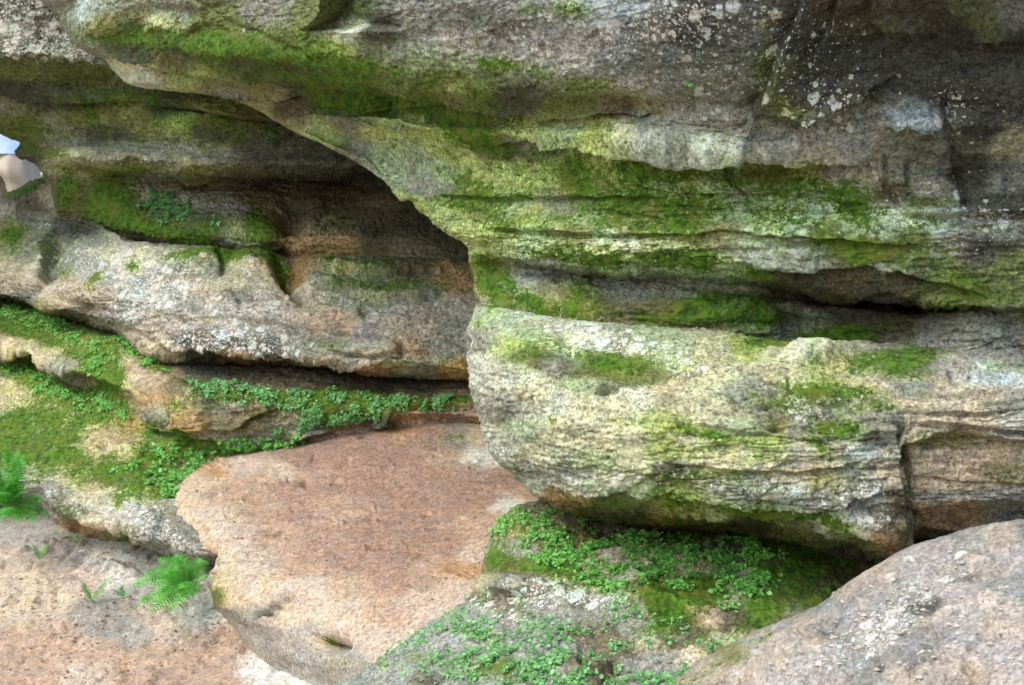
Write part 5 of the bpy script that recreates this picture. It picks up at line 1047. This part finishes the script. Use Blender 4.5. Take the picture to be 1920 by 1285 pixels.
for sx in (-1, 1): loft(V, Fc, [(sx*.15,.01,1.42,.07,.075),(sx*.20,.01,1.38,.075,.075),(sx*.235,.0,1.2,.068,.07)], fold=.008, seed=31+sx)
mesh_obj('shirt', V, Fc, M_BLUE, pe)
skin('hair', [((0,0.0,1.74),(.084,.1)),((0,.03,1.66),(.08,.07))], [(0,1)], M_HAIR, pe)
for s_, (sx, sy) in ((-1, (-.15,-.06)), (1, (.18,0))):
    skin('shoe', [((sx,sy+.1,.05),(.045,.05)),((sx,sy,.045),(.045,.04)),((sx,sy-.11,.035),(.042,.03))], [(0,1),(1,2)], M_SHOE, pe)
# face
for s_ in (-1, 1):
    skin('ear', [((s_*.082,-.01,1.67),(.008,.015)),((s_*.084,-.005,1.69),(.008,.02))], [(0,1)], M_SKIN, pe, 1)
    skin('eye', [((s_*.03,-.098,1.685),(.010,.008)),((s_*.032,-.099,1.685),(.010,.008))], [(0,1)], M_HAIR, pe, 1)
skin('nose', [((0,-.105,1.685),(.008,.01)),((0,-.125,1.655),(.014,.012))], [(0,1)], M_SKIN, pe, 1)
skin('mouth', [((-.022,-.105,1.625),(.006,.005)),((.022,-.105,1.625),(.006,.005))], [(0,1)], plain_material('lips', (.35,.15,.12), (.4,.18,.14)), pe, 1)
EXPO = 0.97
# ================================================================== light, sky, camera
w = bpy.data.worlds.new('World'); sc.world = w; w.use_nodes = True
nt = w.node_tree; nt.nodes.clear()
sky = nd(nt, 'ShaderNodeTexSky', sky_type='NISHITA'); sky.sun_disc = False
SUN_EL, SUN_AZ = 48, 226      # behind the viewer, a little to the left (degrees, clockwise from +Y)
sky.sun_elevation = math.radians(SUN_EL); sky.sun_rotation = math.radians(SUN_AZ); sky.air_density = 1.0; sky.dust_density = 3.0
bg = nd(nt, 'ShaderNodeBackground'); bg.inputs[1].default_value = .15
ow = nd(nt, 'ShaderNodeOutputWorld'); nt.links.new(sky.outputs[0], bg.inputs[0]); nt.links.new(bg.outputs[0], ow.inputs[0])
sl = bpy.data.lights.new('sun', 'SUN'); sl.energy = .85; sl.angle = math.radians(40); sl.color = (1, .98, .94)
so = bpy.data.objects.new('sun', sl); COL.objects.link(so)
el = math.radians(SUN_EL); az = math.radians(SUN_AZ)
from mathutils import Vector
sd_ = Vector((math.sin(az)*math.cos(el), math.cos(az)*math.cos(el), math.sin(el)))
so.rotation_euler = sd_.to_track_quat('Z', 'Y').to_euler()
cam = bpy.data.cameras.new('camera'); co_ = bpy.data.objects.new('camera', cam); COL.objects.link(co_)
co_.location = (0, 0, CAMZ); co_.rotation_euler = (math.pi/2, 0, 0)
cam.sensor_width = 36; cam.lens = FPX/1920*36; cam.clip_end = 3000; cam.clip_start = .05
cam.dof.use_dof = True; cam.dof.focus_distance = 4.7; cam.dof.aperture_fstop = 8
sc.camera = co_
sc.view_settings.view_transform = 'Standard'; sc.view_settings.look = 'None'; sc.view_settings.exposure = EXPO; sc.view_settings.gamma = 1
sc.render.engine = 'CYCLES'
sc.cycles.max_bounces = 7; sc.cycles.diffuse_bounces = 6; sc.cycles.use_denoising = True
